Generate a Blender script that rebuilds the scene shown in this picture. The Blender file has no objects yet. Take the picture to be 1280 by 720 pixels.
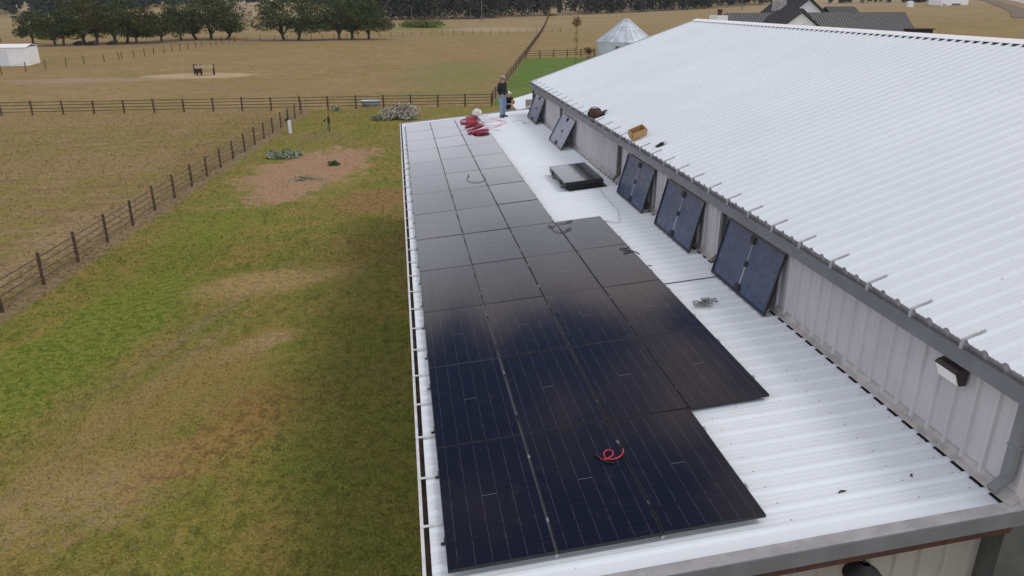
import bpy, math, random
from math import sin, cos, pi, sqrt, atan2, radians
from mathutils import Vector, Matrix
random.seed(7)
scn = bpy.context.scene
COL = scn.collection

# ------------------------------------------------------------------ mesh helpers
class MB:
    def __init__(s):
        s.v = []; s.f = []; s.m = []
    def add(s, vs, fs, mi=0):
        o = len(s.v); s.v += [tuple(p) for p in vs]
        s.f += [tuple(i + o for i in f) for f in fs]; s.m += [mi] * len(fs)
        return s
    def box(s, x0, x1, y0, y1, z0, z1, mi=0, M=None):
        vs = [Vector(p) for p in ((x0,y0,z0),(x1,y0,z0),(x1,y1,z0),(x0,y1,z0),(x0,y0,z1),(x1,y0,z1),(x1,y1,z1),(x0,y1,z1))]
        if M is not None: vs = [M @ p for p in vs]
        return s.add(vs, [(3,2,1,0),(4,5,6,7),(0,1,5,4),(1,2,6,5),(2,3,7,6),(3,0,4,7)], mi)
    def prism(s, poly, axis, a, b, mi=0):
        # poly: list of 2D points; axis: extrusion axis 'x','y','z'
        n = len(poly); vs = []
        for t in (a, b):
            for p, q in poly:
                vs.append({'x': (t,p,q), 'y': (p,t,q), 'z': (p,q,t)}[axis])
        fs = [tuple(range(n)), tuple(range(2*n-1, n-1, -1))]
        fs += [((i+1) % n, i, n+i, n+(i+1) % n) for i in range(n)]
        return s.add(vs, fs, mi)
    def tube(s, pts, r, n=6, mi=0, cap=True, closed=False):
        pts = [Vector(p) for p in pts]; k = len(pts)
        rs = r if isinstance(r, (list, tuple)) else [r]*k
        vs = []; prev = None
        for i, p in enumerate(pts):
            if closed: d = pts[(i+1) % k] - pts[i-1]
            else: d = pts[min(i+1, k-1)] - pts[max(i-1, 0)]
            if d.length < 1e-9: d = Vector((0,0,1))
            d.normalize()
            if prev is None:
                a = Vector((0,0,1)) if abs(d.z) < .9 else Vector((1,0,0))
                u = d.cross(a).normalized()
            else:
                u = prev - d * prev.dot(d)
                if u.length < 1e-6: u = d.cross(Vector((.3,.5,.8)))
                u.normalize()
            prev = u; w = d.cross(u)
            for j in range(n):
                a = 2*pi*j/n
                vs.append(p + (u*cos(a) + w*sin(a))*rs[i])
        fs = []
        for i in range(k if closed else k-1):
            for j in range(n):
                a = i*n+j; b = i*n+(j+1) % n; i2 = (i+1) % k
                fs.append((a, b, i2*n+(j+1) % n, i2*n+j))
        if cap and not closed:
            fs.append(tuple(range(n-1, -1, -1))); fs.append(tuple((k-1)*n+j for j in range(n)))
        return s.add(vs, fs, mi)
    def lathe(s, prof, c, n=24, mi=0, M=None, capb=True, capt=True):
        vs = []
        for r, z in prof:
            for j in range(n):
                a = 2*pi*j/n
                p = Vector((r*cos(a), r*sin(a), z))
                if M is not None: p = M @ p
                vs.append(p + Vector(c))
        fs = []
        for i in range(len(prof)-1):
            for j in range(n):
                fs.append((i*n+j, i*n+(j+1) % n, (i+1)*n+(j+1) % n, (i+1)*n+j))
        if capb: fs.append(tuple(range(n-1, -1, -1)))
        if capt: fs.append(tuple((len(prof)-1)*n+j for j in range(n)))
        return s.add(vs, fs, mi)
    def build(s, name, mat, parent=None, smooth=False, loc=None):
        me = bpy.data.meshes.new(name)
        me.from_pydata(s.v, [], s.f)
        mats = mat if isinstance(mat, (list, tuple)) else [mat]
        for m in mats: me.materials.append(m)
        if len(mats) > 1: me.polygons.foreach_set('material_index', s.m)
        if smooth: me.polygons.foreach_set('use_smooth', [True]*len(me.polygons))
        me.update()
        o = bpy.data.objects.new(name, me); COL.objects.link(o)
        if parent is not None: o.parent = parent
        if loc is not None: o.location = loc
        return o

def tag(o, label=None, cat=None, group=None, kind=None):
    if label: o['label'] = label
    if cat: o['category'] = cat
    if group: o['group'] = group
    if kind: o['kind'] = kind
    return o
def thing(name, label, cat, loc=(0,0,0), rz=0, group=None):
    o = bpy.data.objects.new(name, None); COL.objects.link(o)
    o.location = loc; o.rotation_euler = (0,0,rz); o.empty_display_size = .2
    return tag(o, label, cat, group)
def copy_tree(o, parent=None):
    c = o.copy(); COL.objects.link(c)
    if parent is not None: c.parent = parent
    for ch in list(o.children): copy_tree(ch, c)
    return c

# ------------------------------------------------------------------ material helpers
class NB:
    def __init__(s, nt): s.t = nt; s.n = nt.nodes; s.l = nt.links
    def _in(s, sock, v):
        if v is None: return
        if hasattr(v, 'is_output') or isinstance(v, bpy.types.NodeSocket): s.l.new(v, sock)
        else:
            if sock.type == 'RGBA' and not hasattr(v, '__len__'): v = (v,v,v,1)
            elif sock.type == 'RGBA' and len(v) == 3: v = (*v, 1)
            sock.default_value = v
    def math(s, op, a, b=None, c=None, clamp=False):
        n = s.n.new('ShaderNodeMath'); n.operation = op; n.use_clamp = clamp
        for i, v in enumerate((a, b, c)):
            if v is not None: s._in(n.inputs[i], v)
        return n.outputs[0]
    def vmath(s, op, a, b=None):
        n = s.n.new('ShaderNodeVectorMath'); n.operation = op
        s._in(n.inputs[0], a)
        if b is not None: s._in(n.inputs[1], b)
        return n.outputs['Value'] if op in ('LENGTH','DISTANCE','DOT_PRODUCT') else n.outputs[0]
    def mix(s, f, a, b, blend='MIX'):
        n = s.n.new('ShaderNodeMix'); n.data_type = 'RGBA'; n.blend_type = blend
        s._in(n.inputs[0], f); s._in(n.inputs[6], a); s._in(n.inputs[7], b)
        return n.outputs[2]
    def noise(s, co, scale, detail=4, rough=.55, dist=0, out='Fac'):
        n = s.n.new('ShaderNodeTexNoise'); n.inputs['Scale'].default_value = scale
        n.inputs['Detail'].default_value = detail; n.inputs['Roughness'].default_value = rough
        n.inputs['Distortion'].default_value = dist
        if co is not None: s.l.new(co, n.inputs['Vector'])
        return n.outputs[out]
    def ss(s, v, a, b):      # smoothstep a..b
        n = s.n.new('ShaderNodeMapRange'); n.interpolation_type = 'SMOOTHSTEP'
        s._in(n.inputs['Value'], v); n.inputs['From Min'].default_value = a; n.inputs['From Max'].default_value = b
        return n.outputs[0]
    def coord(s, w='Object'):
        return s.n.new('ShaderNodeTexCoord').outputs[w]
    def pos(s): return s.n.new('ShaderNodeNewGeometry').outputs['Position']
    def sep(s, v):
        n = s.n.new('ShaderNodeSeparateXYZ'); s.l.new(v, n.inputs[0]); return n.outputs
    def comb(s, x, y, z):
        n = s.n.new('ShaderNodeCombineXYZ')
        for i, v in enumerate((x,y,z)): s._in(n.inputs[i], v)
        return n.outputs[0]
    def scale3(s, v, sc):
        n = s.n.new('ShaderNodeMapping'); s.l.new(v, n.inputs[0]); n.inputs['Scale'].default_value = sc; return n.outputs[0]
    def bump(s, h, strength=.3, dist=.02):
        n = s.n.new('ShaderNodeBump'); n.inputs['Strength'].default_value = strength; n.inputs['Distance'].default_value = dist
        s.l.new(h, n.inputs['Height']); return n.outputs[0]

def newmat(name):
    m = bpy.data.materials.new(name); m.use_nodes = True
    nt = m.node_tree; b = NB(nt)
    bs = nt.nodes['Principled BSDF']
    return m, b, bs
def simple(name, col, rough=.6, metal=0, var=.15, nscale=6, bump=0, spec=.5, nstretch=None):
    m, b, bs = newmat(name)
    co = b.coord()
    if nstretch: co = b.scale3(co, nstretch)
    n = b.noise(co, nscale, 5)
    hi = tuple(min(1, c*(1+var)) for c in col); lo = tuple(c*(1-var) for c in col)
    c = b.mix(b.ss(n, .3, .7), lo, hi)
    b._in(bs.inputs['Base Color'], c)
    bs.inputs['Roughness'].default_value = rough; bs.inputs['Metallic'].default_value = metal
    bs.inputs['Specular IOR Level'].default_value = spec
    if bump: b._in(bs.inputs['Normal'], b.bump(n, bump, .01))
    return m

def roof_white_mat():
    m, b, bs = newmat('white_roof_metal')
    p = b.pos()
    big = b.noise(p, .35, 4, .6)
    st = b.noise(b.scale3(p, (.25, 5, .25)), 1.2, 4, .6)       # run-off streaks down the slope
    fine = b.noise(p, 55, 2, .5)
    speck = b.noise(p, 16, 1, .4)
    c = b.mix(b.ss(big, .3, .75), (.69,.735,.775), (.735,.78,.82))
    c = b.mix(b.math('MULTIPLY', b.ss(st, .5, .8), .22), c, (.56,.60,.635))
    c = b.mix(b.math('MULTIPLY', b.ss(speck, .74, .80), .5), c, (.42,.41,.40))
    c = b.mix(b.math('MULTIPLY', b.ss(fine, .6, .8), .12), c, (.5,.5,.5))
    b._in(bs.inputs['Base Color'], c)
    bs.inputs['Roughness'].default_value = .55; bs.inputs['Specular IOR Level'].default_value = .25
    b._in(bs.inputs['Normal'], b.bump(big, .12, .03))
    return m

def wall_mat(name, col):
    m, b, bs = newmat(name)
    p = b.pos()
    n = b.noise(p, .9, 4); st = b.noise(b.scale3(p, (6, 6, .5)), 2, 4)
    c = b.mix(b.ss(n, .3, .7), tuple(x*.93 for x in col), tuple(x*1.05 for x in col))
    c = b.mix(b.math('MULTIPLY', b.ss(st, .5, .85), .3), c, tuple(x*.62 for x in (col[0],col[1]*.97,col[2]*.92)))
    b._in(bs.inputs['Base Color'], c); bs.inputs['Roughness'].default_value = .5
    return m

def glass_mat():
    # half-cut cells under textured glass: 6 strings across, 24 half cells along
    m, b, bs = newmat('panel_glass')
    x, y, z = b.sep(b.coord())
    rnd = b.n.new('ShaderNodeObjectInfo').outputs['Random']
    def lines(v, pitch, w, off=0):
        u = b.math('ADD', b.math('DIVIDE', v, pitch), 50.0+off)
        d = b.math('ABSOLUTE', b.math('SUBTRACT', b.math('FRACT', u), .5))        # .5 at the joint
        return b.math('GREATER_THAN', d, .5 - w/pitch/2)
    lx = lines(x, .183, .0035, .5)
    ly = lines(y, .0925, .002, .5)
    bus = lines(x, .0166, .0007)
    mid = b.math('LESS_THAN', b.math('ABSOLUTE', y), .006)
    tabs = b.math('MULTIPLY', b.math('LESS_THAN', b.math('ABSOLUTE', y), .0035), b.math('LESS_THAN', b.math('ABSOLUTE', x), .085))
    dash = b.math('GREATER_THAN', b.noise(b.scale3(b.coord(), (3,1,1)), 14, 2), .43)
    base = b.mix(rnd, (.0058,.0070,.0145), (.0085,.0090,.0165))
    base = b.mix(b.noise(b.coord(), 2.2, 3), base, (.0075,.0085,.017))
    c = b.mix(b.math('MULTIPLY', bus, .35), base, (.022,.024,.032))
    c = b.mix(b.math('MULTIPLY', ly, .55), c, (.034,.036,.046))
    c = b.mix(b.math('MULTIPLY', lx, b.math('ADD', b.math('MULTIPLY', dash, .55), .18)), c, (.115,.12,.135))
    c = b.mix(b.math('MULTIPLY', mid, .25), c, (.03,.03,.04))
    c = b.mix(b.math('MULTIPLY', tabs, .75), c, (.22,.22,.23))
    dust = b.noise(b.coord(), 5, 5, .65)
    c = b.mix(b.math('MULTIPLY', b.ss(dust, .55, .8), .05), c, (.30,.27,.23))
    b._in(bs.inputs['Base Color'], c)
    b._in(bs.inputs['Roughness'], b.math('ADD', .05, b.math('MULTIPLY', dust, .09)))
    bs.inputs['IOR'].default_value = 1.5
    b._in(bs.inputs['Normal'], b.bump(b.noise(b.coord(), 1.4, 2), .05, .01))
    return m
def rear_glass_mat():
    m, b, bs = newmat('panel_rear_glass')
    x, y, z = b.sep(b.coord())
    def lines(v, pitch, w, off=0):
        u = b.math('ADD', b.math('DIVIDE', v, pitch), 50.0+off)
        d = b.math('ABSOLUTE', b.math('SUBTRACT', b.math('FRACT', u), .5))
        return b.math('GREATER_THAN', d, .5 - w/pitch/2)
    vor = b.n.new('ShaderNodeTexWhiteNoise'); vor.noise_dimensions = '3D'
    cell = b.comb(b.math('FLOOR', b.math('ADD', b.math('DIVIDE', x, .183), 50.0)), b.math('FLOOR', b.math('ADD', b.math('DIVIDE', y, .0925), 50.5)), 3.0)
    b.l.new(cell, vor.inputs['Vector'])
    c = b.mix(vor.outputs['Value'], (.030,.046,.098), (.052,.074,.138))
    c = b.mix(b.math('MULTIPLY', lines(x, .183, .005), .5), c, (.02,.025,.05))
    c = b.mix(b.math('MULTIPLY', lines(y, .0925, .003, .5), .3), c, (.02,.025,.05))
    b._in(bs.inputs['Base Color'], c)
    b._in(bs.inputs['Roughness'], b.math('ADD', .2, b.math('MULTIPLY', b.noise(b.coord(), 3), .15)))
    return m

def leaf_mat(name, lo, hi, dead=None):
    m, b, bs = newmat(name)
    r = b.n.new('ShaderNodeNewGeometry').outputs['Random Per Island']
    big = b.noise(b.pos(), .22, 3)
    c = b.mix(b.math('ADD', b.math('MULTIPLY', r, .55), b.math('MULTIPLY', b.ss(big, .3, .7), .45)), lo, hi)
    if dead: c = b.mix(b.math('GREATER_THAN', r, .9), c, dead)
    b._in(bs.inputs['Base Color'], c); bs.inputs['Roughness'].default_value = .75
    bs.inputs['Specular IOR Level'].default_value = .2
    return m

M = {}
M['roof'] = roof_white_mat()
M['wall'] = wall_mat('grey_wall_metal', (.47,.455,.47))
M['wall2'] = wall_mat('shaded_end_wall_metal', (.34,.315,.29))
M['trim'] = simple('grey_trim', (.165,.172,.186), .45, 0, .10, 3)
M['trim_light'] = simple('weathered_grey_trim', (.30,.295,.30), .5, 0, .14, 5)
M['flash'] = simple('dusty_flashing', (.36,.34,.325), .6, 0, .2, 4)
M['gutter_white'] = simple('white_gutter', (.58,.59,.60), .45, 0, .12, 5)
M['gutter_in'] = simple('dirty_gutter_bed', (.10,.075,.055), .9, 0, .45, 4)
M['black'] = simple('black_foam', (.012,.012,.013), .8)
M['frame'] = simple('black_anodised', (.012,.012,.014), .35, 0, .1)
M['alu'] = simple('aluminium', (.55,.56,.57), .35, .9, .08)
M['rust'] = simple('red_oxide_purlin', (.075,.028,.02), .8, 0, .3, 9)
M['darkgrey'] = simple('dark_grey_steel', (.085,.09,.088), .6, 0, .15)
M['glass'] = glass_mat(); M['rear'] = rear_glass_mat()
M['tape'] = simple('white_ribbon', (.55,.56,.58), .4)
M['wood_post'] = simple('dark_wood_post', (.080,.050,.030), .9, 0, .4, 9, .4)
M['rail'] = simple('dark_pipe_rail', (.055,.040,.030), .8, 0, .35, 3)
M['cable_rail'] = simple('weathered_rail', (.125,.092,.064), .7, 0, .3, 3)
M['bark'] = simple('oak_bark', (.075,.058,.045), .95, 0, .35, 2)
M['oak'] = leaf_mat('oak_leaves', (.018,.028,.009), (.092,.118,.034))
M['oak_brown'] = leaf_mat('oak_leaves_olive', (.028,.034,.010), (.115,.112,.030))
M['pale_leaf'] = leaf_mat('pale_dry_leaves', (.27,.25,.20), (.62,.59,.52), (.10,.11,.06))
M['sage'] = leaf_mat('grey_green_leaves', (.14,.18,.11), (.36,.40,.30))
M['weed'] = leaf_mat('green_leaves', (.025,.06,.012), (.06,.12,.03))
M['rustleaf'] = leaf_mat('autumn_leaves', (.10,.060,.02), (.19,.12,.04))
M['wood_far'] = leaf_mat('far_foliage', (.016,.024,.015), (.052,.062,.036), (.10,.10,.075))
M['wood_hazy'] = leaf_mat('hazy_foliage', (.022,.036,.026), (.060,.082,.06))
M['bramble'] = leaf_mat('bramble_leaves', (.07,.10,.02), (.17,.19,.05))
M['red'] = simple('red_cable', (.44,.010,.038), .45, 0, .3, 20)
M['redlight'] = simple('pinkish_red_cable', (.55,.05,.09), .45, 0, .2, 20)
M['blackc'] = simple('black_cable', (.012,.012,.013), .5)
M['greyc'] = simple('grey_cable', (.30,.30,.31), .5)
M['card'] = simple('cardboard', (.44,.27,.13), .85, 0, .12, 8)
M['card_in'] = simple('cardboard_inside', (.30,.19,.10), .9, 0, .12, 8)
M['leather'] = simple('brown_canvas', (.060,.032,.022), .85, 0, .3, 12)
M['steelblue'] = simple('blue_black_tool', (.03,.045,.07), .5)
M['skin'] = simple('skin', (.45,.27,.19), .6, 0, .06)
M['shirt'] = simple('black_shirt', (.014,.014,.018), .85, 0, .3, 14, .4)
M['jeans'] = simple('faded_jeans', (.24,.31,.42), .9, 0, .22, 10, .4)
M['jeans_dark'] = simple('dark_trousers', (.03,.045,.055), .9, 0, .25, 10, .4)
M['cap'] = simple('grey_cap', (.33,.31,.30), .85, 0, .2, 20)
M['shoe'] = simple('dark_boot', (.05,.055,.065), .8)
M['hatwhite'] = simple('white_hat', (.75,.75,.73), .7, 0, .06)
M['ladder'] = simple('orange_fibreglass', (.52,.28,.10), .6, 0, .12)
M['whiteplastic'] = simple('white_plastic', (.72,.73,.74), .5, 0, .08)
M['galv'] = simple('galvanised_steel', (.52,.58,.64), .4, .35, .14, 1.5)
M['galv_roof'] = simple('galvanised_roof', (.50,.56,.62), .42, .4, .16, .6)
M['housewall'] = simple('cream_stucco', (.78,.76,.74), .85, 0, .05, 2)
M['houseroof'] = simple('charcoal_metal_roof', (.035,.036,.042), .5, 0, .15, 1)
M['stone'] = simple('pale_stone', (.36,.34,.32), .9, 0, .25, 2, .4)
M['pergola'] = simple('dark_stained_timber', (.045,.022,.014), .8, 0, .3)
M['shedwhite'] = simple('white_sheet_metal', (.78,.78,.78), .45, 0, .04, 2)
M['tan'] = simple('tan_boards', (.42,.33,.20), .9, 0, .2)
M['cow'] = simple('black_hide', (.008,.008,.009), .7, 0, .3)
M['lens'] = simple('frosted_lens', (.80,.80,.77), .25, 0, .05)
M['brownbox'] = simple('bronze_housing', (.035,.026,.023), .5)
M['poleW'] = simple('weathered_pole', (.13,.115,.10), .9)
M['steelpost'] = simple('pale_fence_post', (.25,.22,.18), .9)

# ------------------------------------------------------------------ camera
F_PX = 935.0
Wc = ((0.98924056,-0.14629802,0.0),(-0.05263474,-0.3559065,-0.93303813),(0.13650163,0.92299916,-0.3597775))
CAM = Vector((-0.23457,-6.14292,10.37777))
cd = bpy.data.cameras.new('camera'); cam = bpy.data.objects.new('camera', cd); COL.objects.link(cam)
cd.sensor_width = 36; cd.lens = F_PX/1280*36; cd.clip_end = 6000; cd.clip_start = .1
mt = Matrix.Identity(4)
for i in range(3):
    mt[i][0] = Wc[0][i]; mt[i][1] = -Wc[1][i]; mt[i][2] = -Wc[2][i]; mt[i][3] = CAM[i]
cam.matrix_world = mt
scn.camera = cam

# ------------------------------------------------------------------ world and sun
SUN_EL, SUN_AZ = radians(58), radians(100)        # azimuth clockwise from +Y
w = bpy.data.worlds.new('World'); scn.world = w; w.use_nodes = True
nt = w.node_tree; b = NB(nt)
bg = nt.nodes['Background']
sky = nt.nodes.new('ShaderNodeTexSky'); sky.sky_type = 'NISHITA'; sky.sun_disc = False
sky.sun_elevation = SUN_EL; sky.sun_rotation = SUN_AZ; sky.air_density = 1.0; sky.dust_density = 1.5
dirv = b.coord('Generated')
sx, sy, sz = b.sep(dirv)
den = b.math('ADD', b.math('MAXIMUM', sz, 0.0), .22)
cu = b.vmath('ADD', b.comb(b.math('DIVIDE', sx, den), b.math('DIVIDE', sy, den), 0.0), (3.7, 1.3, 0))
cn = b.noise(cu, 2.3, 7, .56, .35)
# overcast with one broken stretch half-way up the sky ahead
opening = b.math('MULTIPLY', b.math('MULTIPLY', b.ss(sz, .36, .47), b.ss(sz, .86, .72)), b.math('MULTIPLY', b.ss(sy, .18, .42), b.ss(sx, .62, .40)))
cover = b.math('SUBTRACT', .34, b.math('MULTIPLY', opening, .38))
mask = b.ss(b.math('ADD', cn, cover), .46, .66)
shade = b.noise(cu, 2.2, 5, .55)
ccol = b.mix(b.ss(shade, .28, .72), (7.4,7.5,8.1), (11.2,11.2,11.8))
ccol = b.mix(1.0, ccol, b.mix(b.ss(sz, .42, .14), (.86,.87,.89), (1.40,1.40,1.48)), 'MULTIPLY')
ccol = b.mix(b.math('MULTIPLY', b.ss(sz, .33, .45), b.ss(sy, .18, .45)), ccol, (6.8,5.3,4.6))
skyc = b.mix(1.0, sky.outputs[0], (.36,.40,.54), 'MULTIPLY')
b._in(bg.inputs['Color'], b.mix(mask, skyc, ccol)); bg.inputs['Strength'].default_value = .1
sl = bpy.data.lights.new('sun', 'SUN'); sl.energy = 1.0; sl.angle = radians(22); sl.color = (1,.95,.88)
so = bpy.data.objects.new('sun', sl); COL.objects.link(so)
sd = Vector((sin(SUN_AZ)*cos(SUN_EL), cos(SUN_AZ)*cos(SUN_EL), sin(SUN_EL)))
so.rotation_euler = sd.to_track_quat('Z', 'Y').to_euler(); so.location = (60,-10,80)
vs = scn.view_settings
vs.view_transform = 'Standard'; vs.look = 'None'; vs.gamma = 1; vs.exposure = 0.0; vs.use_curve_mapping = False

# ------------------------------------------------------------------ terrain
def S(t): t = min(1, max(0, t)); return t*t*(3-2*t)
def T(x, y): return 8*S((y-230)/350) + 7*S((x-60)/250)*S((y-100)/150)
def axis(neg, pos, fine, step):
    out = [0.0]; v = 0; s = step
    while v < pos:
        v += s
        if v > fine: s *= 1.13
        out.append(v)
    v = 0; s = step; lo = []
    while v > -neg:
        v -= s
        if -v > fine: s *= 1.13
        lo.append(v)
    return lo[::-1] + out
def ground_mat(blades=False):
    m, b, bs = newmat('grass_blades' if blades else 'pasture_and_lawn')
    p = b.pos(); X, Y, Z = b.sep(p)
    wob = b.noise(p, .35, 5, .6); wob2 = b.noise(p, 1.7, 4, .6)
    big = b.noise(p, .07, 4, .55); mid = b.noise(p, .5, 5, .62); tuft = b.noise(p, 3.4, 4, .65)
    fine = b.noise(p, 14, 3, .7); vfine = b.noise(p, 42, 2, .7)
    strk = b.noise(b.scale3(p, (.18, 1.0, 1)), 1.1, 5, .6)           # wind rows in the pasture
    # --- pasture
    past = b.mix(b.ss(big, .35, .65), (.270,.190,.070), (.330,.220,.105))
    past = b.mix(b.math('MULTIPLY', b.ss(mid, .42, .68), .55), past, (.215,.185,.048))
    past = b.mix(b.math('MULTIPLY', b.ss(strk, .50, .72), .55), past, (.375,.270,.150))
    past = b.mix(b.math('MULTIPLY', b.ss(strk, .50, .30), .5), past, (.235,.150,.070))
    past = b.mix(b.math('MULTIPLY', b.ss(wob2, .60, .75), .35), past, (.40,.32,.20))
    pm = b.noise(b.scale3(p, (.9, .45, 1)), .8, 6, .72)
    past = b.mix(b.math('MULTIPLY', b.ss(pm, .53, .63), .38), past, (.42,.32,.17))
    past = b.mix(b.math('MULTIPLY', b.ss(pm, .47, .37), .42), past, (.150,.125,.042))
    # --- mown yard
    yard = b.mix(b.ss(mid, .36, .64), (.168,.188,.026), (.262,.204,.050))
    yard = b.mix(b.math('MULTIPLY', b.ss(big, .42, .62), .35), yard, (.235,.175,.065))
    yard = b.mix(b.math('MULTIPLY', b.ss(wob2, .56, .74), .45), yard, (.265,.185,.085))
    yard = b.mix(b.math('MULTIPLY', b.ss(b.noise(p, .9, 5, .6), .56, .72), .35), yard, (.185,.110,.050))
    cl = b.noise(b.scale3(p, (1.7, .6, 1)), 1.5, 6, .70)             # clumps drawn out along the mowing
    yard = b.mix(b.math('MULTIPLY', b.ss(cl, .54, .66), .55), yard, (.315,.218,.080))
    yard = b.mix(b.math('MULTIPLY', b.ss(cl, .46, .36), .55), yard, (.080,.100,.012))
    def line_side(x0, y0, x1, y1):    # >0 to the right of the line
        dx, dy = x1-x0, y1-y0; L = sqrt(dx*dx+dy*dy)
        return b.math('SUBTRACT', b.math('ADD', b.math('MULTIPLY', X, dy/L), b.math('MULTIPLY', Y, -dx/L)), (x0*dy-y0*dx)/L)
    f1 = b.math('ADD', line_side(-16.9, -2, -9.3, 72.9), b.math('MULTIPLY', b.math('SUBTRACT', wob2, .5), .8))
    inyard = b.math('MULTIPLY', b.ss(f1, -.2, .25), b.ss(b.math('ADD', Y, b.math('MULTIPLY', wob2, .8)), 73.9, 73.0))
    # bright lawn behind the barn
    f3 = line_side(9.2, 73, 96, 475)
    lawn2 = b.math('MULTIPLY', b.math('MULTIPLY', b.ss(f3, -.2, .4), b.ss(Y, 72.5, 73.5)), b.math('MULTIPLY', b.ss(b.math('ADD', Y, b.math('MULTIPLY', wob, 2)), 142, 140), b.ss(X, 110, 85)))
    green2 = b.mix(b.ss(mid, .35, .65), (.085,.165,.020), (.125,.200,.034))
    c = b.mix(inyard, past, yard)
    nearp = b.math('MULTIPLY', b.ss(f1, .3, -.3), b.ss(b.math('ADD', Y, b.math('MULTIPLY', wob, 10)), 78, 60))
    c = b.mix(b.math('MULTIPLY', nearp, .80), c, b.mix(b.ss(mid, .42, .58), b.mix(b.ss(strk, .45, .6), (.235,.190,.050), (.185,.165,.036)), b.mix(b.ss(strk, .4, .6), (.215,.135,.060), (.30,.215,.105))))
    c = b.mix(lawn2, c, green2)
    # lane of bare soil under the fence
    fe = b.math('ABSOLUTE', b.math('SUBTRACT', f1, .15))
    lane = b.math('MULTIPLY', b.ss(fe, .75, .15), b.ss(Y, 74, 72))
    c = b.mix(b.math('MULTIPLY', lane, .75), c, b.mix(wob2, (.21,.140,.090), (.34,.245,.165)))
    # patches: x, y, rx, ry, angle, colour, strength
    def patch(c, x, y, rx, ry, ang, col, st, hard=.5, wn=.9, col2=None):
        ca, sa = cos(radians(ang)), sin(radians(ang))
        dx = b.math('SUBTRACT', X, x); dy = b.math('SUBTRACT', Y, y)
        u = b.math('DIVIDE', b.math('ADD', b.math('MULTIPLY', dx, ca), b.math('MULTIPLY', dy, sa)), rx)
        v = b.math('DIVIDE', b.math('SUBTRACT', b.math('MULTIPLY', dy, ca), b.math('MULTIPLY', dx, sa)), ry)
        r = b.math('SQRT', b.math('ADD', b.math('MULTIPLY', u, u), b.math('MULTIPLY', v, v)))
        r = b.math('ADD', r, b.math('ADD', b.math('MULTIPLY', b.math('SUBTRACT', wob, .5), wn*1.2), b.math('MULTIPLY', b.math('SUBTRACT', wob2, .5), wn)))
        k = b.math('MULTIPLY', b.ss(r, 1+hard*.5, 1-hard*.5), st)
        if col2: col = b.mix(b.ss(tuft, .38, .62), col, col2)
        return b.mix(k, c, col)
    c = patch(c, -11.0, 17.0, 7.5, 1.9, 74, (.125,.190,.014), .88, .6, .9, (.190,.215,.030))     # green band along fence
    c = patch(c, -9.6, 30.0, 8.5, 1.5, 84, (.165,.195,.022), .75, .8, .6)
    c = patch(c, -8.2, 12.5, 6.5, .35, 72, (.30,.225,.115), .6, .9, .8)                            # wheel ruts
    c = patch(c, -7.0, 19.5, 6.5, .30, 70, (.27,.20,.105), .45, .9, .8)
    c = patch(c, -7.4, 9.4, 1.9, 1.3, 40, (.46,.325,.18), .75, 1.0, 2.0, (.30,.21,.075))         # pale worn patches
    c = patch(c, -5.2, 16.6, 1.3, .55, 40, (.46,.33,.19), .75, .9, 1.6)
    c = patch(c, -4.9, 10.9, 2.1, 1.2, 45, (.265,.145,.050), .7, 1.0, 2.2, (.33,.20,.075))          # reddish
    c = patch(c, -3.6, 13.2, 2.2, 1.0, 35, (.255,.145,.050), .65, 1.0, 2.2)
    c = patch(c, -6.9, 13.5, 4.2, 1.5, 62, (.37,.26,.095), .7, .8, 1.4, (.235,.165,.050))
    c = patch(c, -5.6, 22.5, 3.0, 1.2, 20, (.39,.27,.125), .8, 1.0, 1.2)
    c = patch(c, -1.9, 35.0, 3.0, 2.0, 40, (.29,.165,.070), .85, 1.0, 1.2)
    c = patch(c, -1.7, 12.0, 2.0, 9.0, 4, (.115,.135,.022), .6, .9, .9)                              # darker green along the building
    c = patch(c, -6.4, 43.2, 3.3, 7.6, -14, (.50,.315,.205), .92, .34, 1.7, (.29,.165,.098))       # bare garden bed
    c = patch(c, -3.9, 47.0, 1.6, 3.2, -14, (.46,.295,.19), .8, .4, 1.5, (.28,.16,.095))
    c = patch(c, -6.5, 56.5, 2.6, 1.2, 0, (.23,.165,.085), .6, .9, 1.0)
    c = patch(c, -28.6, 112.5, 7.6, 4.3, 0, (.56,.42,.265), .9, .35, .6, (.46,.34,.21))             # sand at feeder
    c = patch(c, -43.0, 108.0, 12, 3.0, 0, (.36,.28,.20), .6, .8, 1.2)
    c = patch(c, 8.5, 112.0, 7, 24, -10, (.165,.190,.050), .55, 1.2, 1.6)                                 # greener by fence corner
    c = patch(c, 9.0, 288.0, 13, 16, 0, (.17,.20,.05), .8, .6, .6)
    c = patch(c, 36.0, 275.0, 16, 16, 0, (.42,.36,.29), .55, .8, .9)
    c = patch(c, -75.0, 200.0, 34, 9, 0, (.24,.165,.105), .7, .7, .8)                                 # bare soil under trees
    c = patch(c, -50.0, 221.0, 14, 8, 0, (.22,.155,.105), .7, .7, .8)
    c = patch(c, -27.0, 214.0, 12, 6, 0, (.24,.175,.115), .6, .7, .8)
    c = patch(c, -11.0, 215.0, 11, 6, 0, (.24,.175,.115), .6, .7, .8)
    c = patch(c, -20.5, 48.0, 7.5, 4.0, 10, (.270,.165,.085), .75, 1.0, 1.2, (.30,.21,.10))
    c = patch(c, -15.6, 31.0, 1.5, 9.0, -6, (.290,.185,.105), .75, .9, 1.2, (.33,.24,.13))
    c = patch(c, -27.0, 68.5, 17.0, 2.6, 0, (.275,.170,.090), .7, .9, 1.2, (.31,.215,.11))
    c = patch(c, -15.0, 96.0, 16.0, 4.0, 0, (.290,.185,.100), .6, 1.0, 1.2)
    c = patch(c, 10.0, 85.0, 13.0, 4.0, 5, (.185,.190,.060), .5, 1.0, 1.4)
    far = b.ss(Y, 230, 420)
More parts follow.
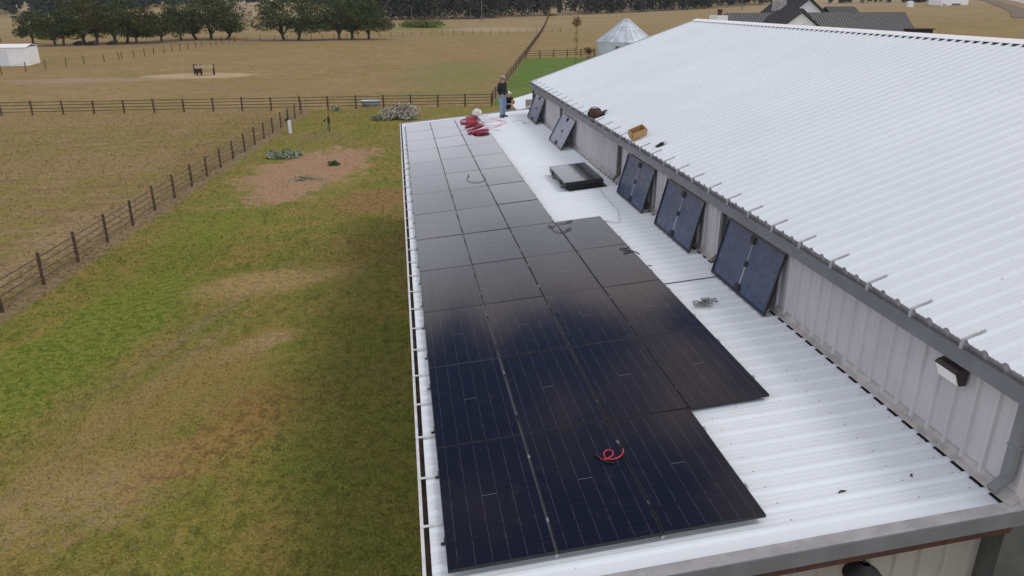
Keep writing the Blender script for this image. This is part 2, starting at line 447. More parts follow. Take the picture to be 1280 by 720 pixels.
    c = b.mix(b.math('MULTIPLY', far, .6), c, b.mix(b.ss(b.noise(b.scale3(p, (.25,1,1)), .05, 3), .4, .6), (.36,.27,.165), (.45,.36,.25)))
    # blade-scale light and dark
    g = b.math('ADD', b.math('MULTIPLY', fine, .55), b.math('MULTIPLY', vfine, .45))
    c = b.mix(b.math('MULTIPLY', b.ss(g, .50, .40), .80), c, b.mix(.62, c, (.040,.036,.010)))
    c = b.mix(b.math('MULTIPLY', b.ss(g, .52, .62), .55), c, b.mix(.5, c, (.46,.40,.21)))
    c = b.mix(b.math('MULTIPLY', b.ss(tuft, .54, .40), .55), c, b.mix(.55, c, (.035,.040,.012)))
    if blades:
        r = b.n.new('ShaderNodeNewGeometry').outputs['Random Per Island']
        c = b.mix(1.0, c, b.mix(r, (.50,.55,.42), (1.75,1.62,1.45)), 'MULTIPLY')
        c = b.mix(b.math('MULTIPLY', b.math('GREATER_THAN', r, .86), .5), c, (.36,.28,.13))
        b._in(bs.inputs['Base Color'], c); bs.inputs['Roughness'].default_value = .8; bs.inputs['Specular IOR Level'].default_value = .2
        return m
    b._in(bs.inputs['Base Color'], c); bs.inputs['Roughness'].default_value = .95
    bs.inputs['Specular IOR Level'].default_value = .12
    h = b.math('ADD', b.math('MULTIPLY', tuft, .6), b.math('MULTIPLY', fine, .4))
    b._in(bs.inputs['Normal'], b.bump(h, .8, .10))
    return m
xs = axis(1600, 2200, 120, 8); ys = axis(120, 2600, 300, 8)
g = MB(); nx = len(xs)
g.v = [(x, y, T(x, y)) for y in ys for x in xs]
for j in range(len(ys)-1):
    for i in range(nx-1): g.f.append((j*nx+i, j*nx+i+1, (j+1)*nx+i+1, (j+1)*nx+i))
gr = g.build('ground', ground_mat(), smooth=True); tag(gr, 'dry pasture with mown yard and bare patches', None, None, 'structure')
del gr['label']

# short grass of the yard and the near paddock as real blades
rnd = random.Random(99); mb = MB()
def blade_field(n, fx, fy, size, skip):
    for _ in range(n):
        x, y = fx(), fy()
        if skip(x, y): continue
        h = size*rnd.uniform(.45, 1.25); k = rnd.choice((1, 2, 2))
        for _ in range(k):
            a = rnd.uniform(0, 2*pi); w_ = h*rnd.uniform(.22, .4); l = h*rnd.uniform(.5, 1.3)
            ca, sa = cos(a), sin(a); bx_, by_ = x+rnd.uniform(-.03,.03), y+rnd.uniform(-.03,.03); o = len(mb.v)
            mb.v += [(bx_-sa*w_*.5, by_+ca*w_*.5, -.003), (bx_+sa*w_*.5, by_-ca*w_*.5, -.003), (bx_+ca*l*.9+sa*w_*.2, by_+sa*l*.9-ca*w_*.2, h*.75)]
            mb.f.append((o, o+1, o+2)); mb.m.append(0)
bed = lambda x, y: ((x+6.0)/3.6)**2+((y-43.5)/8.5)**2 < 1
blade_field(75000, lambda: rnd.uniform(-16, .0), lambda: 2+26*rnd.random()**1.25, .062, bed)
blade_field(26000, lambda: rnd.uniform(-16, .5), lambda: rnd.uniform(24, 72), .10, bed)
blade_field(12000, lambda: rnd.uniform(-36, -12), lambda: rnd.uniform(20, 72), .13, bed)
gb = mb.build('grass', ground_mat(True)); tag(gb, kind='stuff')
# clods on the bare garden bed
mb = MB()
for _ in range(420):
    a = rnd.uniform(0, 2*pi); q = sqrt(rnd.random()); x, y = -6.0+q*3.0*cos(a)+q*sin(a)*1.6, 43.3+q*7.4*sin(a); r = rnd.uniform(.03, .11)
    vs_ = [(x+r*rnd.uniform(.6,1.2)*cos(t), y+r*rnd.uniform(.6,1.2)*sin(t), -.01) for t in [2*pi*i/6 for i in range(6)]]
    mb.add(vs_+[(x+r*.3*cos(t), y+r*.3*sin(t), r*rnd.uniform(.4,.8)) for t in [2*pi*i/6 for i in range(6)]], [(i,(i+1)%6,6+(i+1)%6,6+i) for i in range(6)]+[(6,7,8,9,10,11)])
tag(mb.build('soil_clods', simple('dry_soil', (.33,.21,.14), .95, 0, .35, 5)), kind='stuff')

# gravel road and its brown verge far to the right
def drape(name, pts, wid, mat, dz):
    mb = MB(); n = 24; P = []
    for i in range(n+1):
        t = i/n*(len(pts)-1); k = min(int(t), len(pts)-2); u = t-k
        P.append(Vector(pts[k]).lerp(Vector(pts[k+1]), u))
    for i, q in enumerate(P):
        d = (P[min(i+1, n)]-P[max(i-1, 0)]).normalized(); s = Vector((-d.y, d.x))
        for k in range(7):
            a = q + s*wid*(k/6-.5) + s*random.uniform(-.15,.15)
            mb.v.append((a.x, a.y, T(a.x, a.y)+dz))
    for i in range(n):
        for k in range(6): mb.f.append((i*7+k, i*7+k+1, (i+1)*7+k+1, (i+1)*7+k))
    return tag(mb.build(name, mat, smooth=True), kind='structure')
drape('gravel_road', [(235,240),(262,279),(312,352),(345,420)], 9, simple('gravel', (.42,.37,.32), .95, 0, .15, .5), .22)
drape('road_verge', [(212,236),(247,280),(303,364),(330,420)], 7, simple('dry_verge', (.13,.095,.055), .95, 0, .35, .6), .15)

# ------------------------------------------------------------------ barn with lean-to
SL = radians(5.2546); TS = math.tan(SL)
def RZ(x, h=0.0): return 4.9 + TS*x + h/cos(SL)          # lean-to roof; h = 0 is the panels' glass plane
MS = .345
def MZ(x, h=0.0): return 6.79 + MS*(x-5.95) + h*1.058     # near slope of the main roof
SHEET = -.12
def rib_ys(y0, y1, ph, pitch=.305):
    k = math.ceil((y0-ph)/pitch + .2); out = []
    while ph+k*pitch < y1-.06: out.append(ph+k*pitch); k += 1
    return out
def sheet(mb, y0, y1, ph, pts, rh=.024, mi=0):
    # ribbed sheet: profile along y, pts = list of functions h -> (x, z)
    prof = [(y0, 0)]
    for c in rib_ys(y0, y1, ph):
        prof += [(c-.062, 0), (c-.022, rh), (c+.022, rh), (c+.062, 0)]
        if c+.1525 < y1-.05: prof += [(c+.10, 0), (c+.108, .004), (c+.122, .004), (c+.13, 0), (c+.175, 0), (c+.183, .004), (c+.197, .004), (c+.205, 0)]
    prof.append((y1, 0))
    k = len(pts); o = len(mb.v)
    for y, h in prof:
        for f in pts:
            x, z = f(h); mb.v.append((x, y, z))
    for i in range(len(prof)-1):
        for j in range(k-1):
            a = o+i*k+j; mb.f.append((a, a+1, a+k+1, a+k)); mb.m.append(mi)

barn = thing('barn', 'long barn with white ribbed metal roof, grey gutter and low lean-to roof', 'barn', (6.04, 0, 0))
def BP(mb, name, mat, smooth=False):
    o = mb.build(name, mat, None, smooth); o.parent = barn; o.location = (-6.04, 0, 0); return o

NY0, NY1 = -.36, 30.9
mb = MB()
sheet(mb, NY0, NY1, .216, [lambda h: (-.15, RZ(-.15, SHEET+h)), lambda h: (3.0, RZ(3.0, SHEET+h)), lambda h: (6.03, RZ(6.03, SHEET+h))])
# sheet joint across the slope beside the fourth row
for x0, x1 in ((4.62, 5.95),):
    mb.add([(x0,6.86,RZ(x0,SHEET+.020)),(x1,6.86,RZ(x1,SHEET+.020)),(x1,6.874,RZ(x1,SHEET+.020)),(x0,6.874,RZ(x0,SHEET+.020)),
            (x0,6.86,RZ(x0,SHEET+.002)),(x1,6.86,RZ(x1,SHEET+.002)),(x1,6.874,RZ(x1,SHEET+.002)),(x0,6.874,RZ(x0,SHEET+.002))],
           [(0,1,2,3),(4,5,1,0),(7,6,2,3)], 1)
BP(mb, 'lean_to_roof', [M['roof'], M['darkgrey']])
mb = MB()
for y in rib_ys(NY0, 22, .216):
    for x in (3.72, 5.22, 5.83):
        if x < 4.7 and 2.2 < y < 11.6: continue
        xx = x+random.uniform(-.02, .02); yy = y+random.uniform(-.01, .01)+.075
        r = .0065; z = RZ(xx, SHEET)
        mb.add([(xx-r,yy-r,z),(xx+r,yy-r,z),(xx+r,yy+r,z),(xx-r,yy+r,z),(xx-r,yy-r,z+.006),(xx+r,yy-r,z+.006),(xx+r,yy+r,z+.006),(xx-r,yy+r,z+.006)],
               [(4,5,6,7),(0,1,5,4),(1,2,6,5),(2,3,7,6),(3,0,4,7)])
o = BP(mb, 'roof_screws', M['trim_light']); tag(o, kind='stuff')

mb = MB()
RX = 13.8
sheet(mb, -.45, 29.5, .057, [lambda h: (5.93, MZ(5.93, h)), lambda h: (9.8, MZ(9.8, h)), lambda h: (RX-.01, MZ(RX-.01, h))], rh=.031)
sheet(mb, -.45, 29.5, .057, [lambda h: (RX+.01, MZ(RX-.01, h)), lambda h: (2*RX-5.93, MZ(5.93, h))])
M['roof_dimmed'] = M['roof'].copy(); M['roof_dimmed'].name = 'dimmed_white_roof_metal'  # same metal dimmed; light balance against the lean-to is put into its colour
for n_ in M['roof_dimmed'].node_tree.nodes:
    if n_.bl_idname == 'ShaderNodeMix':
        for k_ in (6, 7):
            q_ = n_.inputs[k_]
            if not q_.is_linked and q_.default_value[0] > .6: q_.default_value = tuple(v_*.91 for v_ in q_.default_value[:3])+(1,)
BP(mb, 'main_roof', M['roof_dimmed'])
def slopeM(mb, poly, x0, x1, mi=0, f=MZ):     # poly of (y, h) run up the slope
    n = len(poly)
    vs = [(x, y, f(x, h)) for x in (x0, x1) for y, h in poly]
    mb.add(vs, [tuple(range(n-1, -1, -1)), tuple(range(n, 2*n))] + [(i, (i+1) % n, n+(i+1) % n, n+i) for i in range(n)], mi)
mb = MB()
for sgn in (-1, 1):
    def zx(d, h): return (RX+sgn*d, MZ(RX-d, h))
    a, a2 = zx(0, .042), zx(.24, .042); b1, b2 = zx(.24, .036), zx(0, .036); lip = zx(.245, .030)
    mb.add([(a[0], y, a[1]) for y in (-.47, 29.52)] + [(a2[0], y, a2[1]) for y in (-.47, 29.52)] + [(b1[0], y, b1[1]-.006) for y in (-.47, 29.52)],
           [(0,1,3,2),(2,3,5,4)])
BP(mb, 'ridge_cap', simple('ridge_cap_white', (.80,.81,.82), .4, 0, .04, 2))
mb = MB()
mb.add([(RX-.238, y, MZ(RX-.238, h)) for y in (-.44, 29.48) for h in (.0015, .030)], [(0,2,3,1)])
mb.add([(RX-.30, y, MZ(RX-.30, .006)) for y in (-.44, 29.48)] + [(RX-.239, y, MZ(RX-.239, .006)) for y in (-.44, 29.48)], [(0,1,3,2)])  # flat black strip below the cap stands in for its edge shadow
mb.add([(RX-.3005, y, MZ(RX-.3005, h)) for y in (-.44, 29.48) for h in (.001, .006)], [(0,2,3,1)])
BP(mb, 'ridge_closure_gap_shade', M['black'])
mb = MB()
for y, d in ((29.5, 1),):
    for x0, x1 in ((5.9, RX),):
        slopeM(mb, [(y-.10*d, .040), (y+.03*d, .040), (y+.03*d, -.17), (y+.015*d, -.17), (y+.015*d, .034), (y-.10*d, .034)], x0, x1)
BP(mb, 'main_rake_trim', M['trim_light'])

# wall above the lean-to, flashing, closure with painted gap shade
mb = MB()
def wallsheet(mb, y0, y1, ph, x, z0, z1, rh=.036):
    prof = [(y0, 0)]
    for c in rib_ys(y0, y1, ph):
        prof += [(c-.040, 0), (c-.020, rh), (c+.020, rh), (c+.040, 0)]
        if c+.21 < y1: prof += [(c+.12, 0), (c+.1525, .004), (c+.185, 0)]
    prof.append((y1, 0)); o = len(mb.v)
    for y, h in prof: mb.v += [(x-h, y, z0), (x-h, y, z1)]
    for i in range(len(prof)-1): a = o+i*2; mb.f.append((a, a+1, a+3, a+2)); mb.m.append(0)
wallsheet(mb, -.36, 29.36, .13, 6.04, 5.34, 6.80)
BP(mb, 'side_wall', M['wall'])
mb = MB()
def gable(mb, y, d):
    mb.prism([(6.05,0),(2*RX-6.05,0),(2*RX-6.05,MZ(6.05)-.06),(RX,MZ(RX)-.06),(6.05,MZ(6.05)-.06)], 'y', y, y+d)
gable(mb, -.34, .05); gable(mb, 29.33, .05)
mb.box(2*RX-6.08, 2*RX-6.04, -.28, 29.3, 0, MZ(6.06)-.08)
BP(mb, 'gable_wall', M['wall'])
mb = MB()
fz = RZ(5.94, SHEET+.034)
mb.prism([(5.94, fz), (5.945, fz+.012), (6.0, fz+.045), (6.025, fz+.11), (6.036, fz+.11), (6.012, fz+.035), (5.955, fz-.0)], 'y', -.42, 29.4)
BP(mb, 'wall_flashing', M['flash'])
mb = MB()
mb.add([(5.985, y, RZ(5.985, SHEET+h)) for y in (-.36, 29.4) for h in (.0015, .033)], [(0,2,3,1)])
mb.add([(5.927, y, RZ(5.927, SHEET+.007)) for y in (-.36, 29.4)] + [(5.984, y, RZ(5.984, SHEET+.007)) for y in (-.36, 29.4)], [(0,1,3,2)])  # flat black strip on the sheet paints the shaded gap under the flashing
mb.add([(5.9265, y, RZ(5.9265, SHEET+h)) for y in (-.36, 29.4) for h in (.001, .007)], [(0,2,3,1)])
BP(mb, 'foam_closure_gap_shade', M['black'])

# gutters
mb = MB()
gy0, gy1 = -.40, 29.46
mb.prism([(5.885,6.515),(6.02,6.515),(6.02,6.535),(5.905,6.535),(5.905,6.690),(5.925,6.690),(5.925,6.705),(5.875,6.705),(5.875,6.690),(5.885,6.670)], 'y', gy0, gy1)
mb.box(5.886, 6.02, gy0-.004, gy0, 6.517, 6.70)
BP(mb, 'gutter', M['trim'])
k = 0; y = .667
strap = MB()
while y < 29.3:
    s = MB()
    x0, x1 = 5.90, 6.14
    s.add([(x, yy, MZ(x, h)) for x in (x0, x1) for yy in (-.018, .018) for h in (.034, .048)],
          [(0,1,3,2),(4,6,7,5),(0,4,5,1),(2,3,7,6),(1,5,7,3),(0,2,6,4)])
    s.box(5.878, 5.905, -.018, .018, 6.706, MZ(5.9, .04))
    s.tube([(x1-.03, 0, MZ(x1-.03, .044)), (x1+.015, 0, MZ(x1+.015, .046))], .016, 6)
    if k == 0: first = BP(s, 'gutter_strap', simple('pale_strap', (.34,.345,.36), .5)); first.location = (-6.04, y, 0)
    else:
        c = first.copy(); COL.objects.link(c); c.location = (-6.04, y+random.uniform(-.012, .012), 0)
    k += 1; y += .915
mb = MB()
ly0, ly1 = -.40, 30.86
zb = RZ(-.2, SHEET)
mb.prism([(-.245, zb-.13), (-.13, zb-.13), (-.13, zb-.118), (-.232, zb-.118), (-.232, zb+.010), (-.212, zb+.010), (-.212, zb+.026), (-.250, zb+.026), (-.250, zb+.004), (-.245, zb)], 'y', ly0, ly1)
BP(mb, 'lean_to_gutter', M['gutter_white'])
mb = MB(); mb.add([(-.231, ly0, zb-.1165), (-.131, ly0, zb-.1165), (-.131, ly1, zb-.1165), (-.231, ly1, zb-.1165)], [(0,1,2,3)])
mb.add([(-.2315, ly0, zb-.116), (-.2315, ly1, zb-.116), (-.2315, ly1, zb-.01), (-.2315, ly0, zb-.01)], [(0,1,2,3)])
BP(mb, 'gutter_bed', M['gutter_in'])
k = 0; y = .87
while y < 30.7:
    if k == 0:
        s = MB(); x0, x1 = -.235, .06
        s.add([(x, yy, RZ(x, SHEET+h)) for x in (x0, x1) for yy in (-.018, .018) for h in (.034, .044)],
              [(0,1,3,2),(4,6,7,5),(0,4,5,1),(2,3,7,6),(1,5,7,3),(0,2,6,4)])
        s.box(-.249, -.216, -.018, .018, zb+.024, RZ(-.235, SHEET+.036))
        first2 = BP(s, 'lean_to_gutter_strap', M['gutter_white']); first2.location = (-6.04, y, 0)
    else:
        c = first2.copy(); COL.objects.link(c); c.location = (-6.04, y+random.uniform(-.02, .02), 0); c.rotation_euler.z = random.uniform(-.02, .02)
    k += 1; y += .925
for y, zt in ((14.70, 6.52), (7.32, 6.52), (-.27, 6.52), (29.0, 6.52), (22.75, 6.52)):
    mb = MB()
    mb.box(5.925, 6.005, y-.055, y+.055, 5.62, zt-.002)
    mb.add([(5.925,y-.055,5.62),(6.005,y-.055,5.62),(6.005,y+.055,5.62),(5.925,y+.055,5.62),(5.80,y-.055,5.50),(5.85,y-.055,5.44),(5.85,y+.055,5.44),(5.80,y+.055,5.50)],
           [(0,1,5,4),(1,2,6,5),(2,3,7,6),(3,0,4,7)])
    mb.box(5.92, 6.01, y-.065, y+.065, 6.0, 6.03)
    BP(mb, 'downspout', M['darkgrey'] if y > 0 else M['trim'])

# near edge of the lean-to: rake trim, purlin, end wall, dome lamp
mb = MB()
slopeM(mb, [(-.345, SHEET+.038), (-.495, SHEET+.030), (-.495, SHEET+.024), (-.345, SHEET+.032)], -.25, 6.10, 0, RZ)
o = BP(mb, 'rake_cap', M['trim_light'])
mb = MB()
slopeM(mb, [(-.48, SHEET+.022), (-.505, SHEET+.022), (-.505, SHEET-.165), (-.47, SHEET-.185), (-.47, SHEET-.165), (-.485, SHEET-.155)], -.25, 6.10, 0, RZ)
BP(mb, 'rake_trim', M['trim'])
mb = MB()
slopeM(mb, [(-.465, SHEET-.188), (-.465, SHEET-.275), (-.36, SHEET-.275), (-.36, SHEET-.188)], -.1, 6.0, 0, RZ)
BP(mb, 'purlin', M['rust'])
mb = MB()
prof = [(0.0, 0)]
for c in rib_ys(0.0, 6.03, .12): prof += [(c-.05, 0), (c-.02, .03), (c+.02, .03), (c+.05, 0)]
prof.append((6.03, 0)); o0 = len(mb.v)
for x, h in prof: mb.v += [(x, -.12-h, 0), (x, -.12-h, RZ(x, SHEET-.06))]
for i in range(len(prof)-1): a = o0+i*2; mb.f.append((a, a+2, a+3, a+1)); mb.m.append(0)
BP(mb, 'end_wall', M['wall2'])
mb = MB(); mb.box(6.02, 6.55, -.385, -.115, 0, RZ(5.9, SHEET-.20)); BP(mb, 'corner_trim', M['darkgrey'])
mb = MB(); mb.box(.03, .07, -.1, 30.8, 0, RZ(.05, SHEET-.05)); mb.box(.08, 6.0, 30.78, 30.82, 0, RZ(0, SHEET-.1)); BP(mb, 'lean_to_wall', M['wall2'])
mb = MB()
slopeM(mb, [(30.80, SHEET+.038), (30.93, SHEET+.036), (30.93, SHEET-.12), (30.915, SHEET-.12), (30.915, SHEET+.03), (30.80, SHEET+.032)], -.25, 6.1, 0, RZ)
BP(mb, 'far_edge_trim', M['trim_light'])
mb = MB()
mb.lathe([(.045,.15),(.06,.12),(.10,.09),(.16,.05),(.20,0),(.205,-.02),(.19,-.02),(.14,.03),(.08,.07)], (4.39,-.42,4.66), 28, capb=False)
mb.tube([(4.39,-.14,4.78),(4.39,-.25,4.83),(4.39,-.36,4.85),(4.39,-.42,4.82)], .018, 8)
BP(mb, 'dome_lamp', M['black'], True)
mb = MB()
mb.prism([(6.01,6.470),(5.885,6.445),(5.85,6.415),(5.85,6.40),(5.862,6.40),(5.925,6.25),(6.01,6.25)], 'y', .60, .96)
lamp = BP(mb, 'wall_light', M['brownbox'])
mb = MB()
mb.add([(5.856, y, 6.398) for y in (.615, .945)] + [(5.919, y, 6.246) for y in (.615, .945)] + [(5.875, y, 6.400) for y in (.615, .945)] + [(5.94, y, 6.25) for y in (.615, .945)],
       [(0,1,3,2),(0,2,6,4),(1,5,7,3),(2,3,7,6)])
mb.build('lens', M['lens'], lamp)

# ------------------------------------------------------------------ solar panels
PW, PL = 1.134, 2.278; PX, PY = 1.154, 2.2910
def ring(mb, w, l, ins, z0, z1, mi=0):
    # rectangular frame tube, outer w x l, bar width ins
    X, Y = w/2, l/2
    mb.box(-X, -X+ins, -Y, Y, z0, z1, mi); mb.box(X-ins, X, -Y, Y, z0, z1, mi)
    mb.box(-X+ins, X-ins, -Y, -Y+ins, z0, z1, mi); mb.box(-X+ins, X-ins, Y-ins, Y, z0, z1, mi)
def make_panel():
    root = thing('solar_panel', 'x', 'solar panel')
    f = MB(); ring(f, PW, PL, .011, 0, .035); f.build('frame', M['frame'], root)
    gm = MB(); gm.box(-PW/2+.011, PW/2-.011, -PL/2+.011, PL/2-.011, .027, .0335); gm.build('glass', M['glass'], root)
    return root
proto = make_panel(); used = False
clampmb = MB(); clampmb.box(-.012, .012, -.035, .035, -.03, .040); clampmb.lathe([(.008,.040),(.008,.046)], (0,0,0), 8)
footmb = MB(); footmb.box(-.05, -.004, -.02, .02, -.05, -.04); footmb.box(-.012, -.003, -.02, .02, -.05, .030)
clamp0 = clampmb.build('clamp', M['alu']); foot0 = footmb.build('mounting_foot', M['frame'])
cl_used = ft_used = False
ORD = ['first','second','third','fourth','fifth','sixth','seventh','eighth','ninth','tenth','eleventh','twelfth','thirteenth']
CN = ['in the column beside the white gutter', 'in the middle of three full columns', 'in the third column from the gutter', 'in the short column nearest the wall']
GP = 'solar panels laid flat on the lean-to roof'
def place_panel(label, group=None):
    global used
    if used: r = copy_tree(proto)
    else: r = proto; used = True
    r['label'] = label
    if group: r['group'] = group
    return r
for row in range(13):
    for col in range(4):
        if col == 3 and not 1 <= row <= 4: continue
        if col == 3: lab = ('%s panel from the front %s' % (ORD[row-1], CN[3]))
        else: lab = 'dark panel %s, %s row from the front edge' % (CN[col], ORD[row])
        if row == 0: lab = 'frontmost dark panel %s' % CN[col]
        if row == 12: lab = 'farthest panel %s, at the far roof end' % CN[col]
        r = place_panel(lab, GP)
        u = (col+.5)*PX + random.uniform(-.002, .002); v = (row+.5)*PY + random.uniform(-.002, .002)
        hh = -.035
        r.location = (u*cos(SL)-hh*sin(SL), v, 4.9+u*sin(SL)+hh*cos(SL))
        r.rotation_euler = (random.gauss(0, .0022), -SL+random.gauss(0, .0022), random.gauss(0, .0008))
        if (col, row) == (2, 6): r.rotation_euler.x -= .003; r.rotation_euler.y += .004
        near = row < 7
        if near and (col < 2 or (col == 2 and 1 <= row <= 4)):
            for q in (-.62, .62):
                if cl_used: c = clamp0.copy(); COL.objects.link(c)
                else: c = clamp0; cl_used = True
                c.parent = r; c.location = (PX/2, q, 0)
        if col == 0:
            for q in (-.62, .62):
                if ft_used: c = foot0.copy(); COL.objects.link(c)
                else: c = foot0; ft_used = True
                c.parent = r; c.location = (-PW/2, q, 0)
for k in (1, 2, 3):
    mb = MB(); u = k*PX
    y0, y1 = (.02, 13*PY-.02) if k < 3 else (PY, 5*PY)
    x = u*cos(SL)
    slopeM(mb, [(y0, -.048), (y1, -.048), (y1, -.085), (y0, -.085)], x-.018, x+.018, 0, RZ)
    BP(mb, 'mounting_rail', M['alu'])
# stack of spare panels
for k in range(7):
    names = ['lowest','second lowest','third lowest','exactly midway','third from the top','second from the top','topmost']
    r = place_panel('spare solar panel lying %s in the stack on the bare roof' % names[k], 'spare panels stacked on the lean-to roof')
    h = -.094+.0362*k
    dx = (.10, .05, .02, -.01, .015, .0, -.01)[k]; dy = (-.05, .0, -.03, .02, -.02, -.01, .0)[k]
    x = 4.93+dx; r.location = (x, 15.70+dy, RZ(x, h)); r.rotation_euler = (0, -SL, (.012, -.01, .006, -.006, .008, .004, 0)[k])
# panels leaning on the wall, back side out
def make_leaner():
    root = thing('solar_panel', 'x', 'solar panel')
    f = MB()
    X0, X1, Y = 0, PW, PL/2
    for x0, x1, y0, y1 in ((0,.012,-Y,Y),(PW-.012,PW,-Y,Y),(.012,PW-.012,-Y,-Y+.012),(.012,PW-.012,Y-.012,Y)): f.box(x0, x1, y0, y1, 0, .035)
    for x0, x1, y0, y1 in ((.012,.035,-Y+.012,Y-.012),(PW-.035,PW-.012,-Y+.012,Y-.012),(.035,PW-.035,-Y+.012,-Y+.03),(.035,PW-.035,Y-.03,Y-.012)): f.box(x0, x1, y0, y1, .032, .0345)
    f.build('frame', M['frame'], root)
    r = MB(); r.box(.012, PW-.012, -Y+.012, Y-.012, .002, .010); r.build('rear_glass', M['rear'], root)
    t = MB(); t.box(.16, .50, -.011, .011, .0102, .0125); t.box(.62, .95, -.006, .006, .0102, .0125); t.build('ribbon', M['tape'], root)
    for x, l in ((.10, .15), (.567, .09), (1.02, .15)):
        j = MB(); j.box(x-l/2, x+l/2, -.045, .045, .0102, .030); jb = j.build('junction_box', M['black'], root)
        if l > .1:
            for q in (-1, 1):
                c = MB(); c.tube([(x+.03*q, q*.04, .022), (x+.06*q, q*.07, .026), (x+.03, q*.10+.01, .028), (x-.05*q, q*.06+.02, .030)], .009, 6)
                c.build('cable', M['blackc'], jb)
    return root
lp = make_leaner()
LEAN = [(5.95, 'nearest leaning panel, back outward, beside the downspout'), (9.42, 'second nearest leaning panel, back outward with white centre strip, on the wall'),
        (12.62, 'third nearest leaning panel with darker lower part, against the wall by a downspout'),
        (21.35, 'pale looking leaning panel on the far wall, fourth from the front'), (27.25, 'farthest leaning panel, dark, at the far end of the wall')]
for k, (y, lab) in enumerate(LEAN):
    r = lp if k == 0 else copy_tree(lp)
    r['label'] = lab; r['group'] = 'panels leaning against the wall with backs out'
    xb = (5.74, 5.72, 5.70, 5.46, 5.60)[k]; r.location = (xb, y, RZ(xb, SHEET+.03)); r.rotation_euler = (0, -radians((77, 76.5, 75.5, 63, 69.5)[k]), 0)
    for ch in r.children:
        pass

# ------------------------------------------------------------------ things lying on the roofs
def on_lean(x, y, h=0.0): return Vector((x, y, RZ(x, h)))
def coil(x, y, r, label, mat, seed, h=.0, turns=5, sq=.75, rz=0, thick=.0095):
    rnd = random.Random(seed)
    mb = MB(); pts = []
    n = turns*22
    for i in range(n+1):
        a = 2*pi*i/22; k = i/n
        rr = r*(1+.13*sin(a*.37+seed)+rnd.uniform(-.05, .05))*(.85+.2*sin(a*1.0+seed*2)*.5)
        px_, py_ = rr*cos(a), rr*sq*sin(a)
        pts.append((px_, py_, .014+.06*abs(sin(a*.5+seed))*k+.045*k+rnd.uniform(0, .012)))
    # a loose tail
    a = 2*pi*(n % 22)/22
    for q in range(1, 9): pts.append((pts[n][0]+.07*q, pts[n][1]+.05*sin(q*.9+seed)-.015*q, max(.012, pts[n][2]-.02*q)))
    sm = []
    for i in range(len(pts)):
        A = [pts[max(0, min(len(pts)-1, i+d))] for d in (-1, 0, 1)]
        sm.append(tuple(sum(c[j] for c in A)/3 for j in range(3)))
    mb.tube(sm, thick, 5)
    o = mb.build('cable_coil', mat, None, True)
    o.location = on_lean(x, y, h+.004); o.rotation_euler = (0, -SL, rz)
    return tag(o, label, 'cable', 'red cable coils heaped on the far panels')
coil(3.07, 29.30, .33, 'red cable coil at the roof end, touching the white bag', M['red'], 1, rz=.3)
coil(2.68, 28.45, .30, 'leftmost coil of red cable in the heap on the far panels', M['red'], 2, rz=1.2)
coil(3.05, 28.15, .27, 'red cable coil right of the leftmost one in the heap', M['redlight'], 3, rz=2.2)
coil(2.80, 27.35, .30, 'red cable coil in the left middle of the heap', M['red'], 4, rz=.7)
coil(3.10, 26.90, .30, 'red cable coil in the right middle of the heap', M['red'], 5, rz=2.9)
coil(2.74, 25.65, .27, 'smaller red cable coil, lower left of the heap on the panels', M['red'], 6, rz=1.7)
coil(3.10, 25.20, .37, 'largest red cable coil, nearest to the camera in the heap', M['red'], 8, rz=.1, turns=9)
def cable(pts, r, name, label, mat, cat='cable', group=None, parent=None):
    # smooth path through points
    P = [Vector(p) for p in pts]; out = []
    for i in range(len(P)-1):
        p0, p1, p2, p3 = P[max(i-1,0)], P[i], P[i+1], P[min(i+2, len(P)-1)]
        for k in range(8):
            t = k/8; out.append(.5*((2*p1)+(p2-p0)*t+(2*p0-5*p1+4*p2-p3)*t*t+(3*p1-p0-3*p2+p3)*t**3))
    out.append(P[-1])
    mb = MB(); mb.tube(out, r, 6); o = mb.build(name, mat, parent, True)
    return tag(o, label, cat, group) if label else o
def lp_(pts, h): return [on_lean(x, y, h+(q[0] if q else 0)) for x, y, *q in pts]
cable(lp_([(3.2,28.6),(3.6,28.0),(4.2,28.3),(4.5,27.6),(4.1,27.0),(3.6,27.3),(3.5,28.2),(4.0,28.7),(4.35,28.0),(3.9,26.6),(3.4,26.9),(3.3,27.6)], SHEET+.045), .009, 'loose_cable', 'thin red wire lying in loose loops on the bare roof beside the heap', M['redlight'])
cable(lp_([(4.7,27.2),(4.95,27.7),(5.2,27.5),(5.25,27.0),(5.1,26.8),(5.3,26.6),(5.5,26.9)], SHEET+.045), .006, 'loose_wire', 'thin grey wire curl on the far white roof near the leaning panels', M['greyc'])
cable(lp_([(5.36,14.4),(5.28,13.7),(5.25,12.8),(5.23,12.1),(5.1,11.5),(4.95,11.0),(4.6,11.3),(4.2,11.5),(4.05,11.35)], SHEET+.045), .006, 'loose_wire', 'thin dark wire trailing from the panel stack towards the laid panels', M['greyc'])
# white bag
mb = MB(); rnd = random.Random(4)
vs = []; N = 14
for i in range(8):
    a = pi*i/7
    for j in range(N):
        b_ = 2*pi*j/N; rr = .5*(sin(a)+.05)*(1+rnd.uniform(-.25, .25))
        vs.append((rr*cos(b_)*.42, rr*sin(b_)*.34, max(0, .22-.22*cos(a)*1.0)*(1+rnd.uniform(-.15, .25))*.62 if i < 7 else .36))
fs = [(i*N+j, i*N+(j+1) % N, (i+1)*N+(j+1) % N, (i+1)*N+j) for i in range(7) for j in range(N)]
mb.add(vs, fs); o = mb.build('plastic_bag', simple('crumpled_white_plastic', (.74,.72,.68), .5, 0, .1, 9))
o.location = on_lean(3.42, 29.95, -.01); tag(o, 'crumpled white plastic bag at the far roof edge behind the red coils', 'bag')
